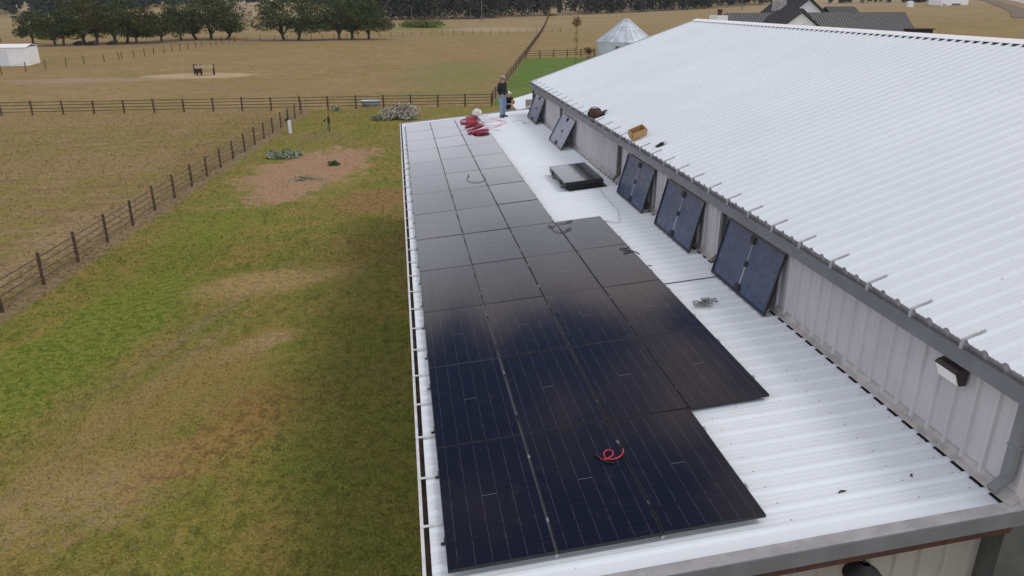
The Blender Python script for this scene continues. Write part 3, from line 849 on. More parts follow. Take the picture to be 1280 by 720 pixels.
# short red lead on the front panel
rl = cable([on_lean(2.32,1.60,.006), on_lean(2.29,1.50,.02), on_lean(2.22,1.42,.025), on_lean(2.13,1.40,.02), on_lean(2.06,1.44,.02), on_lean(2.06,1.55,.022), on_lean(2.12,1.60,.026), on_lean(2.17,1.54,.03), on_lean(2.13,1.45,.034), on_lean(2.04,1.42,.02), on_lean(1.99,1.47,.014)],
           .0075, 'cable_lead', 'short red looped lead with black plug ends on a front panel', simple('bright_red_insulation', (.62,.025,.05), .4, 0, .1))
mb = MB()
mb.tube([on_lean(1.99,1.47,.014), on_lean(1.965,1.52,.014)], .011, 8); mb.tube([on_lean(1.965,1.52,.014), on_lean(1.94,1.57,.014)], .015, 8)
mb.tube([on_lean(2.00,1.44,.012), on_lean(2.06,1.37,.012)], .015, 8); mb.tube([on_lean(2.06,1.37,.012), on_lean(2.13,1.33,.012)], .011, 8)
mb.build('plug', M['black'], rl)
# panel leads with plugs
def lead(pts, h, label, tips):
    o = cable(lp_(pts, h), .0065, 'panel_lead', label, M['blackc'])
    for (a, b_) in tips:
        mb = MB(); mb.tube([on_lean(*a, h+.008), on_lean(*b_, h+.008)], .012, 6); mb.build('plug', M['black'], o)
    return o
lead([(2.36,17.35),(2.30,16.75),(2.10,16.55),(1.85,16.7),(1.75,17.1),(1.84,17.45)], .014, 'black cable curl on the middle column of the far panels', [((1.84,17.45),(1.88,17.75))])
lead([(3.42,11.6),(3.40,11.2),(3.30,11.0),(3.28,10.7),(3.40,10.55),(3.52,10.6)], .014, 'black cable and plugs at the corner of the short panel column', [((3.52,10.6),(3.70,10.75)), ((3.30,11.0),(3.22,11.15))])
lead([(3.5,11.25),(3.62,11.2),(3.72,11.28)], .014, 'short black plug lead on the far panel of the short column', [((3.72,11.28),(3.85,11.32))])
lead([(4.60,8.95),(4.50,8.80),(4.53,8.62),(4.62,8.55)], .012, 'forked black leads at the edge of the short column', [((4.53,8.62),(4.36,8.58)), ((4.50,8.80),(4.36,8.86)), ((4.6,8.5),(4.64,8.34))])
# crumpled grey netting
mb = MB(); rnd = random.Random(11)
for k in range(46):
    a = rnd.uniform(0, 2*pi); r0 = rnd.uniform(0, .2)
    p = [Vector((r0*cos(a)*1.3+rnd.uniform(-.06,.06), r0*sin(a)*.9+rnd.uniform(-.06,.06), .02+rnd.uniform(0, .11)*(1-r0*3))) for _ in range(4)]
    mb.tube(p, .008, 4)
o = mb.build('netting', simple('grey_netting', (.24,.24,.25), .8, 0, .4, 20)); o.location = on_lean(5.02, 5.68, SHEET+.01); o.rotation_euler = (0,-SL,.2)
tag(o, 'small heap of crumpled grey netting on the bare roof', 'netting')
# twig-sized scraps
scrap = [(4.47,.27,.055,.3,'small black scrap on the white roof near the front edge'), (5.36,.34,.028,1.2,'tiny dark scrap near the flashing at the front of the roof'),
         (4.62,6.75,.05,2.4,'short dark wire offcut near the seam on the white roof'), (4.72,7.9,.06,.1,'small grey offcut between the second leaning panel and the laid panels')]
for x, y, l, a, lab in scrap:
    mb = MB(); mb.tube([(-l,0,.008),(-l*.2,.01,.014),(l*.4,.004,.010),(l,-.012,.008)], [.006,.012,.012,.005], 5)
    o = mb.build('scrap', M['blackc']); o.location = on_lean(x, y, SHEET+.008); o.rotation_euler = (0,-SL,a); tag(o, lab, 'scrap')

# cardboard box on the main roof: open, lying tilted
bx = thing('cardboard_box', 'open brown cardboard box lying at the eave of the main roof', 'box')
L, W, H, t = .42, .25, .24, .007
mb = MB(); mb.box(-L/2, L/2, -W/2, W/2, 0, t); mb.box(-L/2, L/2, -W/2, -W/2+t, t, H); mb.box(-L/2, L/2, W/2-t, W/2, t, H)
mb.box(-L/2, -L/2+t, -W/2+t, W/2-t, t, H); mb.box(L/2-t, L/2, -W/2+t, W/2-t, t, H)
mb.build('carton', M['card'], bx)
mb = MB()
def flap(cx, cy, dx, dy, ang, along):
    R_ = Matrix.Translation((cx, cy, H)) @ Matrix.Rotation(ang, 4, 'Y' if along == 'y' else 'X')
    if along == 'y': mb.box(-.002 if dx > 0 else dx, dx if dx > 0 else .002, -W/2, W/2, 0, .006, 0, R_)
    else: mb.box(-L/2, L/2, -.002 if dy > 0 else dy, dy if dy > 0 else .002, 0, .006, 0, R_)
flap(0, -W/2, 0, -.12, radians(78), 'x'); flap(0, W/2, 0, .12, radians(-70), 'x')
flap(L/2, 0, .12, 0, radians(72), 'y'); flap(-L/2, 0, -.12, 0, radians(-75), 'y')
mb.build('flap', M['card'], bx)
mb = MB(); mb.box(-L/2+.02, L/2-.02, -.025, .025, -.0012, -.0002); mb.box(-.024, .024, -W/2-.0012, -W/2-.0002, .0, H)
mb.build('tape', simple('packing_tape', (.52,.36,.20), .3), bx)
bx.location = (6.14, 13.55, MZ(6.14, .05)); bx.rotation_euler = (radians(18), -math.atan(MS), radians(8))
# tool bag with a tool beside it
tb = thing('tool_bag', 'round brown tool bag sitting at the main roof eave', 'bag', (5.98, 17.66, MZ(5.98, .034)))
mb = MB(); mb.lathe([(.16,0),(.21,.04),(.22,.16),(.19,.26),(.17,.27),(.16,.25),(.17,.12)], (0,0,0), 14, capt=True); mb.build('pouch', M['leather'], tb, True)
mb = MB(); mb.tube([(-.18,0,.24),(-.12,.05,.30),(0,.09,.32),(.12,.05,.30),(.18,0,.24)], .014, 6); mb.build('handle', M['black'], tb, True)
mb = MB(); mb.box(-.23, -.16, -.08, .08, .04, .17); mb.box(.15, .235, -.07, .07, .04, .15); mb.build('pocket', M['black'], tb)
dr = thing('power_drill', 'blue and black power drill lying beside the brown tool bag', 'drill', (6.30, 17.72, MZ(6.30, .036)))
dr.rotation_euler = (0, -math.atan(MS), .25)
mb = MB(); mb.tube([(-.15,0,.05),(-.05,0,.05),(.08,0,.055)], [.045,.05,.04], 10); mb.tube([(.08,0,.055),(.15,0,.055)], [.028,.014], 8); mb.build('motor_housing', M['steelblue'], dr, True)
mb = MB(); mb.tube([(-.08,.0,.05),(-.11,-.14,.045)], .03, 8); mb.build('grip', M['black'], dr, True)
mb = MB(); mb.box(-.20, -.07, -.21, -.13, .0, .09); mb.build('battery', M['black'], dr)
# glove with a light cuff further up the roof
gl = thing('work_glove', 'dark work glove with pale cuff lying on the main roof', 'glove', (6.28, 12.05, MZ(6.28, .034)))
gl.rotation_euler = (0, -math.atan(MS), .2)
mb = MB()
mb.tube([(-.06,0,.02),(0,0,.03),(.05,0,.025)], [.045,.055,.045], 8)
for q in range(4): mb.tube([(-.05,-.045+.03*q,.02),(-.11,-.055+.036*q,.03),(-.15,-.05+.033*q,.014)], [.016,.015,.011], 6)
mb.tube([(0,.05,.02),(-.04,.10,.02)], [.018,.012], 6); mb.build('hand', M['black'], gl, True)
mb = MB(); mb.tube([(.05,0,.025),(.13,.01,.03)], [.045,.055], 10); mb.build('cuff', simple('pale_cuff', (.5,.5,.5), .8), gl, True)

# ------------------------------------------------------------------ people
def skin_mesh(name, verts, edges, mat, parent, root=0, sub=2, extra=None, smooth=True):
    # verts: (x,y,z,rx,ry)
    me = bpy.data.meshes.new(name+'_src'); me.from_pydata([v[:3] for v in verts], edges, [])
    o = bpy.data.objects.new(name+'_src', me); COL.objects.link(o)
    md = o.modifiers.new('skin', 'SKIN'); md.use_smooth_shade = True
    for i, v in enumerate(verts):
        d = me.skin_vertices[0].data[i]; d.radius = (v[3], v[4] if len(v) > 4 else v[3]); d.use_root = (i == root)
    sb = o.modifiers.new('sub', 'SUBSURF'); sb.levels = sub; sb.render_levels = sub
    dg = bpy.context.evaluated_depsgraph_get(); dg.update()
    ev = o.evaluated_get(dg); m2 = bpy.data.meshes.new_from_object(ev)
    bpy.data.objects.remove(o); bpy.data.meshes.remove(me)
    mb = MB(); mb.v = [tuple(v.co) for v in m2.vertices]; mb.f = [tuple(p.vertices) for p in m2.polygons]; mb.m = [0]*len(mb.f)
    bpy.data.meshes.remove(m2)
    if extra: extra(mb)
    return mb.build(name, mat, parent, smooth)
def ellipsoid(mb, c, r, n=12, k=8, zmin=-1, M_=None):
    prof = []
    vs = []
    for i in range(k+1):
        a = -pi/2+pi*i/k; z = max(sin(a), zmin)
        for j in range(n):
            b_ = 2*pi*j/n; p = Vector((cos(a)*cos(b_)*r[0], cos(a)*sin(b_)*r[1], z*r[2]))
            if M_ is not None: p = M_ @ p
            vs.append(p+Vector(c))
    mb.add(vs, [(i*n+j, i*n+(j+1) % n, (i+1)*n+(j+1) % n, (i+1)*n+j) for i in range(k) for j in range(n)])
def hand(mb, wrist, d, side):
    d = Vector(d).normalized(); u = Vector((0,0,1)).cross(d).normalized() if abs(d.z) < .95 else Vector((1,0,0)); n = d.cross(u)
    wv = Vector(wrist)
    mb.tube([wv-d*.02, wv+d*.03, wv+d*.09], [.026,.036,.034], 8)
    for q, ln in enumerate((.062,.072,.068,.052)):
        b0 = wv+d*.085+u*(-.030+.020*q)
        mb.tube([b0, b0+d*ln*.5+n*.006, b0+d*ln*.8+n*.022, b0+d*ln*.95+n*.042], [.010,.0095,.009,.007], 5)
    b0 = wv+d*.03+u*(.034*side)
    mb.tube([b0, b0+d*.035+u*(.03*side), b0+d*.07+u*(.032*side)], [.013,.012,.009], 5)

def person(label, loc, rz, sh, tr, hat, pose):
    root = thing('person', label, 'person', loc, rz)
    P = pose; hx = P['head']
    V = [(*P['pelvis'],.11,.10), (*P['waist'],.105,.09), (*P['chest'],.125,.10), (*P['neck0'],.062,.062), (*P['neck1'],.052,.055),
         (*hx,.072,.085), (hx[0],hx[1]+.005,hx[2]+.085,.060,.07)]
    E_ = [(0,1),(1,2),(2,3),(3,4),(4,5),(5,6)]
    base = {}
    for s, k in ((-1,'l'),(1,'r')):
        i = len(V); V += [(*P['sh'+k],.058,.058),(*P['el'+k],.043,.043),(*P['wr'+k],.030,.026)]; E_ += [(2,i),(i,i+1),(i+1,i+2)]
        i = len(V); V += [(*P['hip'+k],.085,.085),(*P['kn'+k],.057,.057),(*P['an'+k],.040,.040),(*P['toe'+k],.035,.030)]; E_ += [(0,i),(i,i+1),(i+1,i+2),(i+2,i+3)]
    def face(mb):
        c = Vector(hx)+Vector((0,.0,.03)); f = Matrix.Rotation(P['turn'], 3, 'Z')
        mb.tube([c+f @ Vector((0,.075,.015)), c+f @ Vector((0,.102,-.016)), c+f @ Vector((0,.085,-.026))], [.008,.015,.010], 6)   # nose
        for s in (-1, 1): ellipsoid(mb, c+f @ Vector((s*.074,0,-.01)), (.012,.022,.032), 8, 6)
        ellipsoid(mb, c+f @ Vector((0,.07,-.062)), (.026,.018,.008), 8, 4)
        for s, k in ((-1,'l'),(1,'r')):
            wv, el = Vector(P['wr'+k]), Vector(P['el'+k]); hand(mb, wv, P.get('hd'+k, wv-el), -s)
    skin_mesh('body', V, E_, M['skin'], root, extra=face)
    mb = MB(); c = Vector(hx)+Vector((0,0,.03)); f = Matrix.Rotation(P['turn'], 3, 'Z')
    for s in (-1, 1): ellipsoid(mb, c+f @ Vector((s*.03,.074,.008)), (.013,.008,.009), 8, 6)
    mb.build('eyes', M['black'], root, True)
    # shirt
    V = [(P['pelvis'][0],P['pelvis'][1],P['pelvis'][2]+.0,.165,.125), (*P['waist'],.165,.125), (*P['chest'],.185,.135), (*P['neck0'],.085,.08)]
    E_ = [(0,1),(1,2),(2,3)]
    for k in 'lr':
        i = len(V); a, e, wv = Vector(P['sh'+k]), Vector(P['el'+k]), Vector(P['wr'+k])
        V += [(*a,.085,.08),(*a.lerp(e,.5),.068,.068),(*e,.060,.060),(*e.lerp(wv,.93),.042,.042)]; E_ += [(2,i),(i,i+1),(i+1,i+2),(i+2,i+3)]
    skin_mesh('shirt', V, E_, sh, root, root=1)
    V = [(P['pelvis'][0],P['pelvis'][1],P['pelvis'][2]-.02,.158,.125), (P['pelvis'][0],P['pelvis'][1],P['pelvis'][2]+.07,.158,.122)]; E_ = [(0,1)]
    for k in 'lr':
        i = len(V); h_, kn, an = Vector(P['hip'+k]), Vector(P['kn'+k]), Vector(P['an'+k])
        V += [(*(h_.lerp(kn,.12)),.105,.110),(*h_.lerp(kn,.6),.090,.095),(*kn,.075,.078),(*kn.lerp(an,.5),.070,.075),(*kn.lerp(an,.98),.066,.072)]
        E_ += [(0,i),(i,i+1),(i+1,i+2),(i+2,i+3),(i+3,i+4)]
    skin_mesh('trousers', V, E_, tr, root)
    for k in 'lr':
        mb = MB(); a, t_ = Vector(P['an'+k]), Vector(P['toe'+k]); d = (t_-a); d.z = 0; d.normalize()
        z0 = a.z-.075
        heel = a-d*.075
        mb.tube([(heel.x,heel.y,z0+.045), (a.x,a.y,z0+.055), (a.x+d.x*.09,a.y+d.y*.09,z0+.045), (a.x+d.x*.19,a.y+d.y*.19,z0+.033)], [.044,.052,.050,.034], 8)
        mb.tube([(a.x,a.y,z0+.05),(a.x,a.y,z0+.13)], [.05,.05], 8)
        mb.build('shoe', M['shoe'], root, True)
    # hat
    mb = MB(); c = Vector(hx)+Vector((0,0,.075)); f = Matrix.Rotation(P['turn'], 3, 'Z')
    ellipsoid(mb, c, (.098,.112,.085), 14, 8, -.1, f)
    if hat == 'cap':
        n = 9; o_ = len(mb.v)
        for j in range(n):
            a = pi*(.12+.76*j/(n-1))
            for rr, zz in ((.095,.012),(.185,-.012)):
                for tz in (0,.006):
                    p = f @ Vector((cos(a)*(.095 if rr < .1 else .088), sin(a)*rr, zz+tz)); mb.v.append(tuple(c+p))
        for j in range(n-1):
            q = o_+j*4
            for fc in ((q,q+2,q+6,q+4),(q+1,q+5,q+7,q+3),(q+2,q+3,q+7,q+6)): mb.f.append(fc); mb.m.append(0)
    else:
        mb.lathe([(.095,.0),(.17,-.012),(.175,-.006),(.098,.012)], c, 20, capb=False, capt=False)
    mb.build('cap' if hat == 'cap' else 'hat', M['cap'] if hat == 'cap' else M['hatwhite'], root, True)
    if hat == 'cap':
        mb = MB(); ellipsoid(mb, Vector(hx)+f @ Vector((0,-.022,.025)), (.085,.085,.075), 12, 8, -.75, f); mb.build('hair', simple('brown_hair', (.05,.035,.025), .8), root, True)
    return root
poseA = dict(pelvis=(0,0,.985), waist=(0,.0,1.13), chest=(0,.01,1.37), neck0=(0,.0,1.53), neck1=(0,.02,1.60), head=(0,.035,1.69), turn=radians(-8),
    shl=(-.19,0,1.475), ell=(-.25,-.04,1.20), wrl=(-.21,.13,1.02), shr=(.19,0,1.475), elr=(.25,-.03,1.20), wrr=(.19,.16,1.03),
    hipl=(-.095,0,.93), knl=(-.115,.02,.50), anl=(-.125,-.03,.085), toel=(-.15,.12,.045), hipr=(.095,0,.93), knr=(.12,.05,.50), anr=(.135,.05,.085), toer=(.17,.20,.045))
pa = person('man in black long-sleeved shirt, faded jeans and grey cap standing on the roof', (4.54, 29.22, RZ(4.54, SHEET+.02)), radians(-138), M['shirt'], M['jeans'], 'cap', poseA)
pa.scale = (1.12, 1.10, 1.03)
mb = MB(); mb.tube([Vector((.165*cos(a)+.0,.135*sin(a),1.045)) for a in [2*pi*i/16 for i in range(16)]], .018, 6, closed=True); mb.build('belt', M['black'], pa, True)
poseB = dict(pelvis=(0,-.05,.985), waist=(0,-.03,1.13), chest=(0,.08,1.36), neck0=(0,.13,1.51), neck1=(0,.17,1.57), head=(0,.21,1.655), turn=0,
    shl=(-.19,.09,1.455), ell=(-.25,.22,1.22), wrl=(-.24,.42,1.30), shr=(.19,.09,1.455), elr=(.25,.22,1.22), wrr=(.24,.42,1.30),
    hipl=(-.095,-.05,.93), knl=(-.12,.10,.55), anl=(-.12,.04,.14), toel=(-.12,.19,.10), hipr=(.095,-.05,.93), knr=(.13,.20,.80), anr=(.13,.10,.42), toer=(.13,.25,.38))
# ladder standing on the ground behind the far edge
LX, LY = 4.99, 31.05
ld = thing('ladder', 'orange ladder standing against the far edge of the lean-to roof', 'ladder', (LX, LY+1.25, 0))
ltop = 5.80
ly_at = lambda z: 1.25*(1-z/5.2) - 1.25
for s in (-1, 1):
    mb = MB(); mb.tube([(s*.27, ly_at(0)+1.25-1.25+0, 0), (s*.27, ly_at(ltop), ltop)], .04, 4)
    o = mb.build('stile', M['ladder'], ld)
for z in [i*.3+.2 for i in range(19)]:
    if z < ltop-.1:
        mb = MB(); mb.tube([(-.26, ly_at(z), z), (.26, ly_at(z), z)], .017, 6); mb.build('rung', M['alu'], ld)
for o in ld.children: o.location = (0, 0, 0)
pb = person('person in dark clothes and white hat climbing a ladder behind the standing man', (LX+.16, LY+.62, 4.34), radians(180), M['shirt'], M['jeans_dark'], 'hat', poseB)

# ------------------------------------------------------------------ fences
def fence(name, label, p0, p1, n, post_r, post_h, rails, rail_r, pm, rm, lean=.02, square=False, group=None, skip_last=False, maxparts=100, jit=.02):
    rnd = random.Random(hash((n, int(p0[0]*10))) % 1000)
    root = thing(name, label, 'fence', (p0[0], p0[1], T(*p0)), 0, group)
    base = MB()
    if square: base.box(-post_r, post_r, -post_r, post_r, -.1, post_h)
    else: base.lathe([(post_r,-.1),(post_r*1.02,post_h*.5),(post_r*.95,post_h-.02),(post_r*.7,post_h)], (0,0,0), 7)
    first = None; P = []
    rest = MB()
    for i in range(n - (1 if skip_last else 0)):
        t = i/(n-1); x = p0[0]+(p1[0]-p0[0])*t+rnd.uniform(-jit, jit); y = p0[1]+(p1[1]-p0[1])*t+rnd.uniform(-jit, jit)
        z = T(x, y); P.append((x, y, z))
        loc = (x-p0[0], y-p0[1], z-T(*p0))
        if i >= maxparts:
            rest.box(loc[0]-post_r, loc[0]+post_r, loc[1]-post_r, loc[1]+post_r, loc[2]-.1, loc[2]+post_h); continue
        if first is None: o = first = base.build('fence_post', pm, root)
        else: o = first.copy(); COL.objects.link(o)
        o.location = loc; o.rotation_euler = (rnd.gauss(0, lean), rnd.gauss(0, lean), rnd.uniform(0, 6)); o.scale = (1,1,rnd.uniform(.96,1.04))
    if rest.v: tag(rest.build('fence_post', pm, root), kind='stuff')
    if skip_last: P.append((p1[0], p1[1], T(*p1)))
    for zz in rails:
        mb = MB(); pts = []
        for i, q in enumerate(P):
            pts.append((q[0]-p0[0], q[1]-p0[1], q[2]-T(*p0)+zz+rnd.uniform(-.012, .012)))
            if i < len(P)-1:
                q2 = P[i+1]; pts.append(((q[0]+q2[0])/2-p0[0], (q[1]+q2[1])/2-p0[1], (q[2]+q2[2])/2-T(*p0)+zz-.012))
        mb.tube(pts, rail_r, 5); mb.build('rail', rm, root)
    return root
fence('paddock_fence', 'long diagonal fence with dark posts and thin rails along the mown yard', (-15.68,9.85), (-9.38,72.5), 24, .068, 1.30, (.30,.58,.86,1.14), .031, M['wood_post'], M['cable_rail'], .012, skip_last=True)
fence('paddock_fence', 'dark four-rail fence running straight across the pasture behind the yard', (-71.2,72.9), (9.3,72.9), 30, .085, 1.32, (.34,.64,.94,1.22), .034, M['wood_post'], M['rail'], .010)
fence('paddock_fence', 'dark fence running away from the barn along the green lawn to the woods', (9.7,75.4), (79,396), 84,   .075, 1.30, (.34,.64,.94,1.22), .022, M['wood_post'], M['rail'], .015)
fence('paddock_fence', 'dark rail fence across the far end of the green lawn beside the silo', (23.9,139.4), (52,145.5), 11, .10, 1.45, (.45,.85,1.30), .045, M['wood_post'], M['rail'], .008)
fence('wire_fence', 'thin post and wire fence curving past the white shed towards the oaks', (-60.5,108), (-50.6,146.5), 9, .07, 1.45, (.4,.8,1.2), .010, M['wood_post'], M['cable_rail'], .05, jit=.25)
fence('wire_fence', 'thin wire fence beneath the left oaks, leading on to the far field corner', (-50.4,147.5), (-42.0,208), 15, .075, 1.45, (.4,.8,1.2), .010, M['wood_post'], M['cable_rail'], .05, jit=.25)
fence('wire_fence', 'low wire fence across the far pasture behind the single oaks', (-45.5,209), (55,255), 33, .07, 1.4, (.4,.8,1.2), .010, M['wood_post'], M['cable_rail'], .05, jit=.3)
fence('wire_fence', 'pale posted fence along the left foot of the dark woods', (-6,336), (76,369), 24, .11, 1.5, (.5,1.1), .012, M['steelpost'], M['cable_rail'], .03, jit=.3)
fence('wire_fence', 'pale posted fence along the right foot of the woods above the barn roof', (79.5,369), (200,393), 30, .12, 1.6, (.5,1.1), .012, M['steelpost'], M['cable_rail'], .03, jit=.3)

# ------------------------------------------------------------------ trees
def leaves(mb, c, r, n, size, rnd, flat=.8, shell=.45):
    for _ in range(n):
        d = Vector((rnd.gauss(0,1), rnd.gauss(0,1), rnd.gauss(0,1)))
        if d.length < .01: continue
        d.normalize(); k = rnd.uniform(shell, 1.0)**.6
        p = Vector(c)+Vector((d.x*r[0]*k, d.y*r[1]*k, d.z*r[2]*k))
        s = size*rnd.uniform(.55, 1.35)
        a = Vector((rnd.gauss(0,1), rnd.gauss(0,1), rnd.gauss(0,1)*.8)).normalized()
        b_ = a.cross(Vector((rnd.gauss(0,1), rnd.gauss(0,1), rnd.gauss(0,1)))).normalized()
        o = len(mb.v)
        mb.v += [tuple(p-a*s*.5), tuple(p+b_*s*.32-a*s*.05), tuple(p+a*s*.5+b_*s*.05), tuple(p-b_*s*.30+a*s*.06)]
        mb.f.append((o, o+1, o+2, o+3)); mb.m.append(0)
def tree(name, label, loc, h, w, cb, seed, mat, nl=2400, ls=.55, trunks=1, group=None, cat='tree', depth=None, lobes=20, tr=None):
    rnd = random.Random(seed); depth = depth or w*.8
    nl = int(nl*2.1); ls *= .76; cb *= .65; w *= 1.06
    root = thing(name, label, cat, (loc[0], loc[1], T(*loc)), rnd.uniform(-.2, .2), group)
    L = []
    for i in range(lobes):
        t = (i+.5)/lobes if i % 3 else rnd.random()*.4
        rad = .41*sqrt(1-.80*t*t)*sqrt(rnd.uniform(.12, 1)); az = rnd.uniform(0, 2*pi)
        r = rnd.uniform(.13, .21)
        L.append((Vector((w*rad*cos(az), depth*rad*sin(az), cb+(h-cb)*(.16+.68*t))), (w*r*.9, depth*r*.9, (h-cb)*r*.85)))
    mb = MB()
    tot = sum(a[1][0]*a[1][2] for a in L)
    for c, r in L: leaves(mb, c, r, int(nl*r[0]*r[2]/tot), ls, rnd)
    leaves(mb, (0,0,cb+(h-cb)*.48), (w*.38,depth*.38,(h-cb)*.40), int(nl*.30), ls*1.1, rnd, shell=.2)
    for c, r in L[:12]: leaves(mb, c+Vector((rnd.uniform(-1,1)*r[0]*.7, rnd.uniform(-1,1)*r[1]*.7, rnd.uniform(-.5,1)*r[2]*.7)), tuple(q*.8 for q in r), int(nl*.018), ls*.8, rnd)
    mb.build('crown', mat, root)
    mb = MB(); tr = tr or h*.034; cb = max(cb, 1.6)
    for k in range(trunks):
        bx_ = (k-(trunks-1)/2)*w*.16+rnd.uniform(-.3,.3) if trunks > 1 else 0
        top = Vector((bx_*1.5+rnd.uniform(-.4,.4), rnd.uniform(-.4,.4), cb+(h-cb)*.35))
        mb.tube([(bx_,0,-.2),(bx_*1.03,0,.3),(bx_*1.15,.05,cb*.7),top], [tr*1.35,tr*1.0,tr*.85,tr*.6], 8)
        for q in range(5):
            c, r = L[rnd.randrange(len(L))]; m = top.lerp(c, .5)+Vector((0,0,-.3))
            st = Vector((bx_*1.15, .05, cb*.75))
            mb.tube([st, st.lerp(m, .6)+Vector((0,0,.3)), c], [tr*.55,tr*.38,tr*.14], 6)
    mb.build('trunk', M['bark'], root, True)
    return root
GO = 'oaks on the pasture'
oak = M['oak']; ob = M['oak_brown']
tree('oak_tree', 'low oak with open airy crown, leftmost of the clump behind the white shed', (-90.0,206), 8.8, 9.8, 1.3, 1, oak, 1000, .62, 1, GO, lobes=13)
tree('oak_tree', 'oak with forked trunks, second from the left of the clump above the fence', (-80.6,197.5), 9.0, 12, 1.1, 2, oak, 1900, .62, 2, GO)
tree('oak_tree', 'tall olive-topped oak in the middle of the left clump, cattle below', (-74.6,201), 12.4, 15, 1.3, 3, ob, 2400, .65, 2, GO)
tree('oak_tree', 'broad oak right of the olive-topped one in the left clump', (-69.8,208), 11.4, 15, 1.4, 4, oak, 2400, .65, 2, GO)
tree('oak_tree', 'oak with yellowish right side, second from the right of the left clump', (-64.9,204), 9.4, 12, 1.3, 5, ob, 1700, .62, 1, GO)
tree('oak_tree', 'smaller oak at the right end of the left clump, near the gap', (-60.8,211), 8.2, 10.5, 1.0, 6, oak, 1500, .6, 1, GO)
tree('oak_tree', 'slim-trunked oak with see-through left branches beside the huge oak', (-58.0,219), 10.0, 11, 1.3, 7, oak, 1200, .6, 1, GO, lobes=14)
tree('oak_tree', 'huge wide oak with several trunks and a long shadow at its foot', (-51.0,223), 13.2, 25, 1.0, 8, oak, 3800, .66, 3, GO, lobes=28)
tree('oak_tree', 'wide oak standing alone between two gaps, with two trunks', (-28.4,215.5), 13.0, 22, 1.6, 9, oak, 3500, .66, 2, GO, lobes=26)
tree('oak_tree', 'oak at the left of the trio beside the green bramble', (-15.6,216), 12.0, 13, 1.7, 10, oak, 1900, .62, 1, GO)
tree('oak_tree', 'oak in the middle of the trio beside the green bramble', (-12.2,219), 12.4, 13, 1.7, 12, oak, 1900, .62, 1, GO)
tree('oak_tree', 'oak with low right branches at the right end of the trio', (-7.6,217.5), 11.0, 16, 1.4, 13, oak, 2300, .62, 1, GO)
tree('oak_tree', 'small round tree cut off by the left picture edge behind the white shed', (-92.8,187), 7.5, 8, .8, 14, ob, 1300, .6, 1, GO)
tree('oak_tree', 'lone distant tree on the pale hill between the oaks', (-89.2,500), 9.5, 17, 3.2, 15, oak, 900, 1.1, 1, GO)
def wood(name, label, line, depth, n, hmin, hmax, mat, ls, seed, nl=150, trunk=True):
    rnd = random.Random(seed); mb = MB()
    for i in range(n):
        t = rnd.random()*(len(line)-1) if i > 30 else i/30*(len(line)-1.001); k = min(int(t), len(line)-2); u = t-k
        x = line[k][0]+(line[k+1][0]-line[k][0])*u+rnd.uniform(-2,2); y = line[k][1]+(line[k+1][1]-line[k][1])*u+rnd.random()**1.6*depth
        z = T(x, y); h = rnd.uniform(hmin, hmax); w_ = h*rnd.uniform(.55, .95)
        for q in range(7):
            a = rnd.uniform(0, 2*pi); r = rnd.uniform(0, .33)*w_
            leaves(mb, (x+r*cos(a), y+r*sin(a), z+h*(.16+.66*(q+rnd.random())/7)), (w_*.30,w_*.30,h*.19), int(nl*1.5)//7, ls, rnd)
        if trunk and rnd.random() < .55: mb.tube([(x,y,z-.3),(x+rnd.uniform(-.4,.4),y,z+h*.6)], [.24,.14], 5, 1)
    o = mb.build(name, [mat, M['poleW']]); return tag(o, label, 'wood', None, 'stuff')
wood('far_wood', 'dark wood along the far edge of the pasture behind the trio of oaks', [(-24,358),(2,345),(17,343),(45,353),(75,377)], 45, 120, 10, 17, M['wood_far'], 1.15, 21)
wood('far_wood', 'dark wood along the ridge to the right, above the barn roof', [(75,377),(121,385),(165,390),(205,404)], 45, 125, 8, 14, M['wood_far'], 1.15, 22)
wood('far_wood', 'low hedge of dark bushes on the rise behind the charcoal roofed house', [(196,398),(232,380),(262,366),(268,366)], 8, 45, 3.0, 5.5, M['wood_far'], .9, 23, 90)
wood('far_wood', 'hazy wood on the hill behind the left oaks', [(-215,372),(-163,374),(-152,412),(-136,462),(-118,505)], 70, 150, 9, 15, M['wood_hazy'], 1.4, 24)
wood('far_wood', 'pale hazy wood on the skyline far beyond the oaks', [(-330,560),(-220,590),(-150,640),(-80,700),(60,740)], 60, 240, 8, 13, M['wood_hazy'], 2.0, 25, 80, False)
wood('far_wood', 'wood on the hill between the lone oaks and the trio', [(-66,610),(-40,470),(-20,400)], 60, 50, 8, 13, M['wood_far'], 1.4, 26)

# bushes and weeds
def bush(name, label, loc, w, d, h, mat, n, ls, seed, cat='bush', stems=True):
    rnd = random.Random(seed); root = thing(name, label, cat, (loc[0], loc[1], T(*loc)))
    mb = MB(); m2 = MB()
    for i in range(9):
        a = rnd.uniform(0, 2*pi); r = sqrt(rnd.random())*.36; k = rnd.uniform(.5, 1)
        c = (r*w*cos(a), r*d*sin(a), h*.42*k)
        leaves(mb, c, (w*.2, d*.2, h*.42*k), n//9, ls, rnd, shell=.3)
        m2.tube([(c[0]*.3,c[1]*.3,-.05), (c[0]*.8,c[1]*.8,h*.4), (c[0]*1.15,c[1]*1.15,h*.8*k)], [.03,.02,.008], 4)
    mb.build('foliage', mat, root); m2.build('stem', M['bark'], root)
    return root
bush('shrub', 'dry whitish shrub between the back fence and the solar roof corner', (-.2,65.2), 4.6, 2.6, 1.75, M['pale_leaf'], 1500, .26, 31)
bush('shrub', 'small grey-green tuft left of the dry whitish shrub', (-2.3,64.8), 1.3, 1.0, .8, M['sage'], 300, .18, 32)
bush('shrub', 'low weed on the ground by the back fence near the trough', (-6.5,71.6), 1.2, .9, .7, M['sage'], 160, .18, 33)
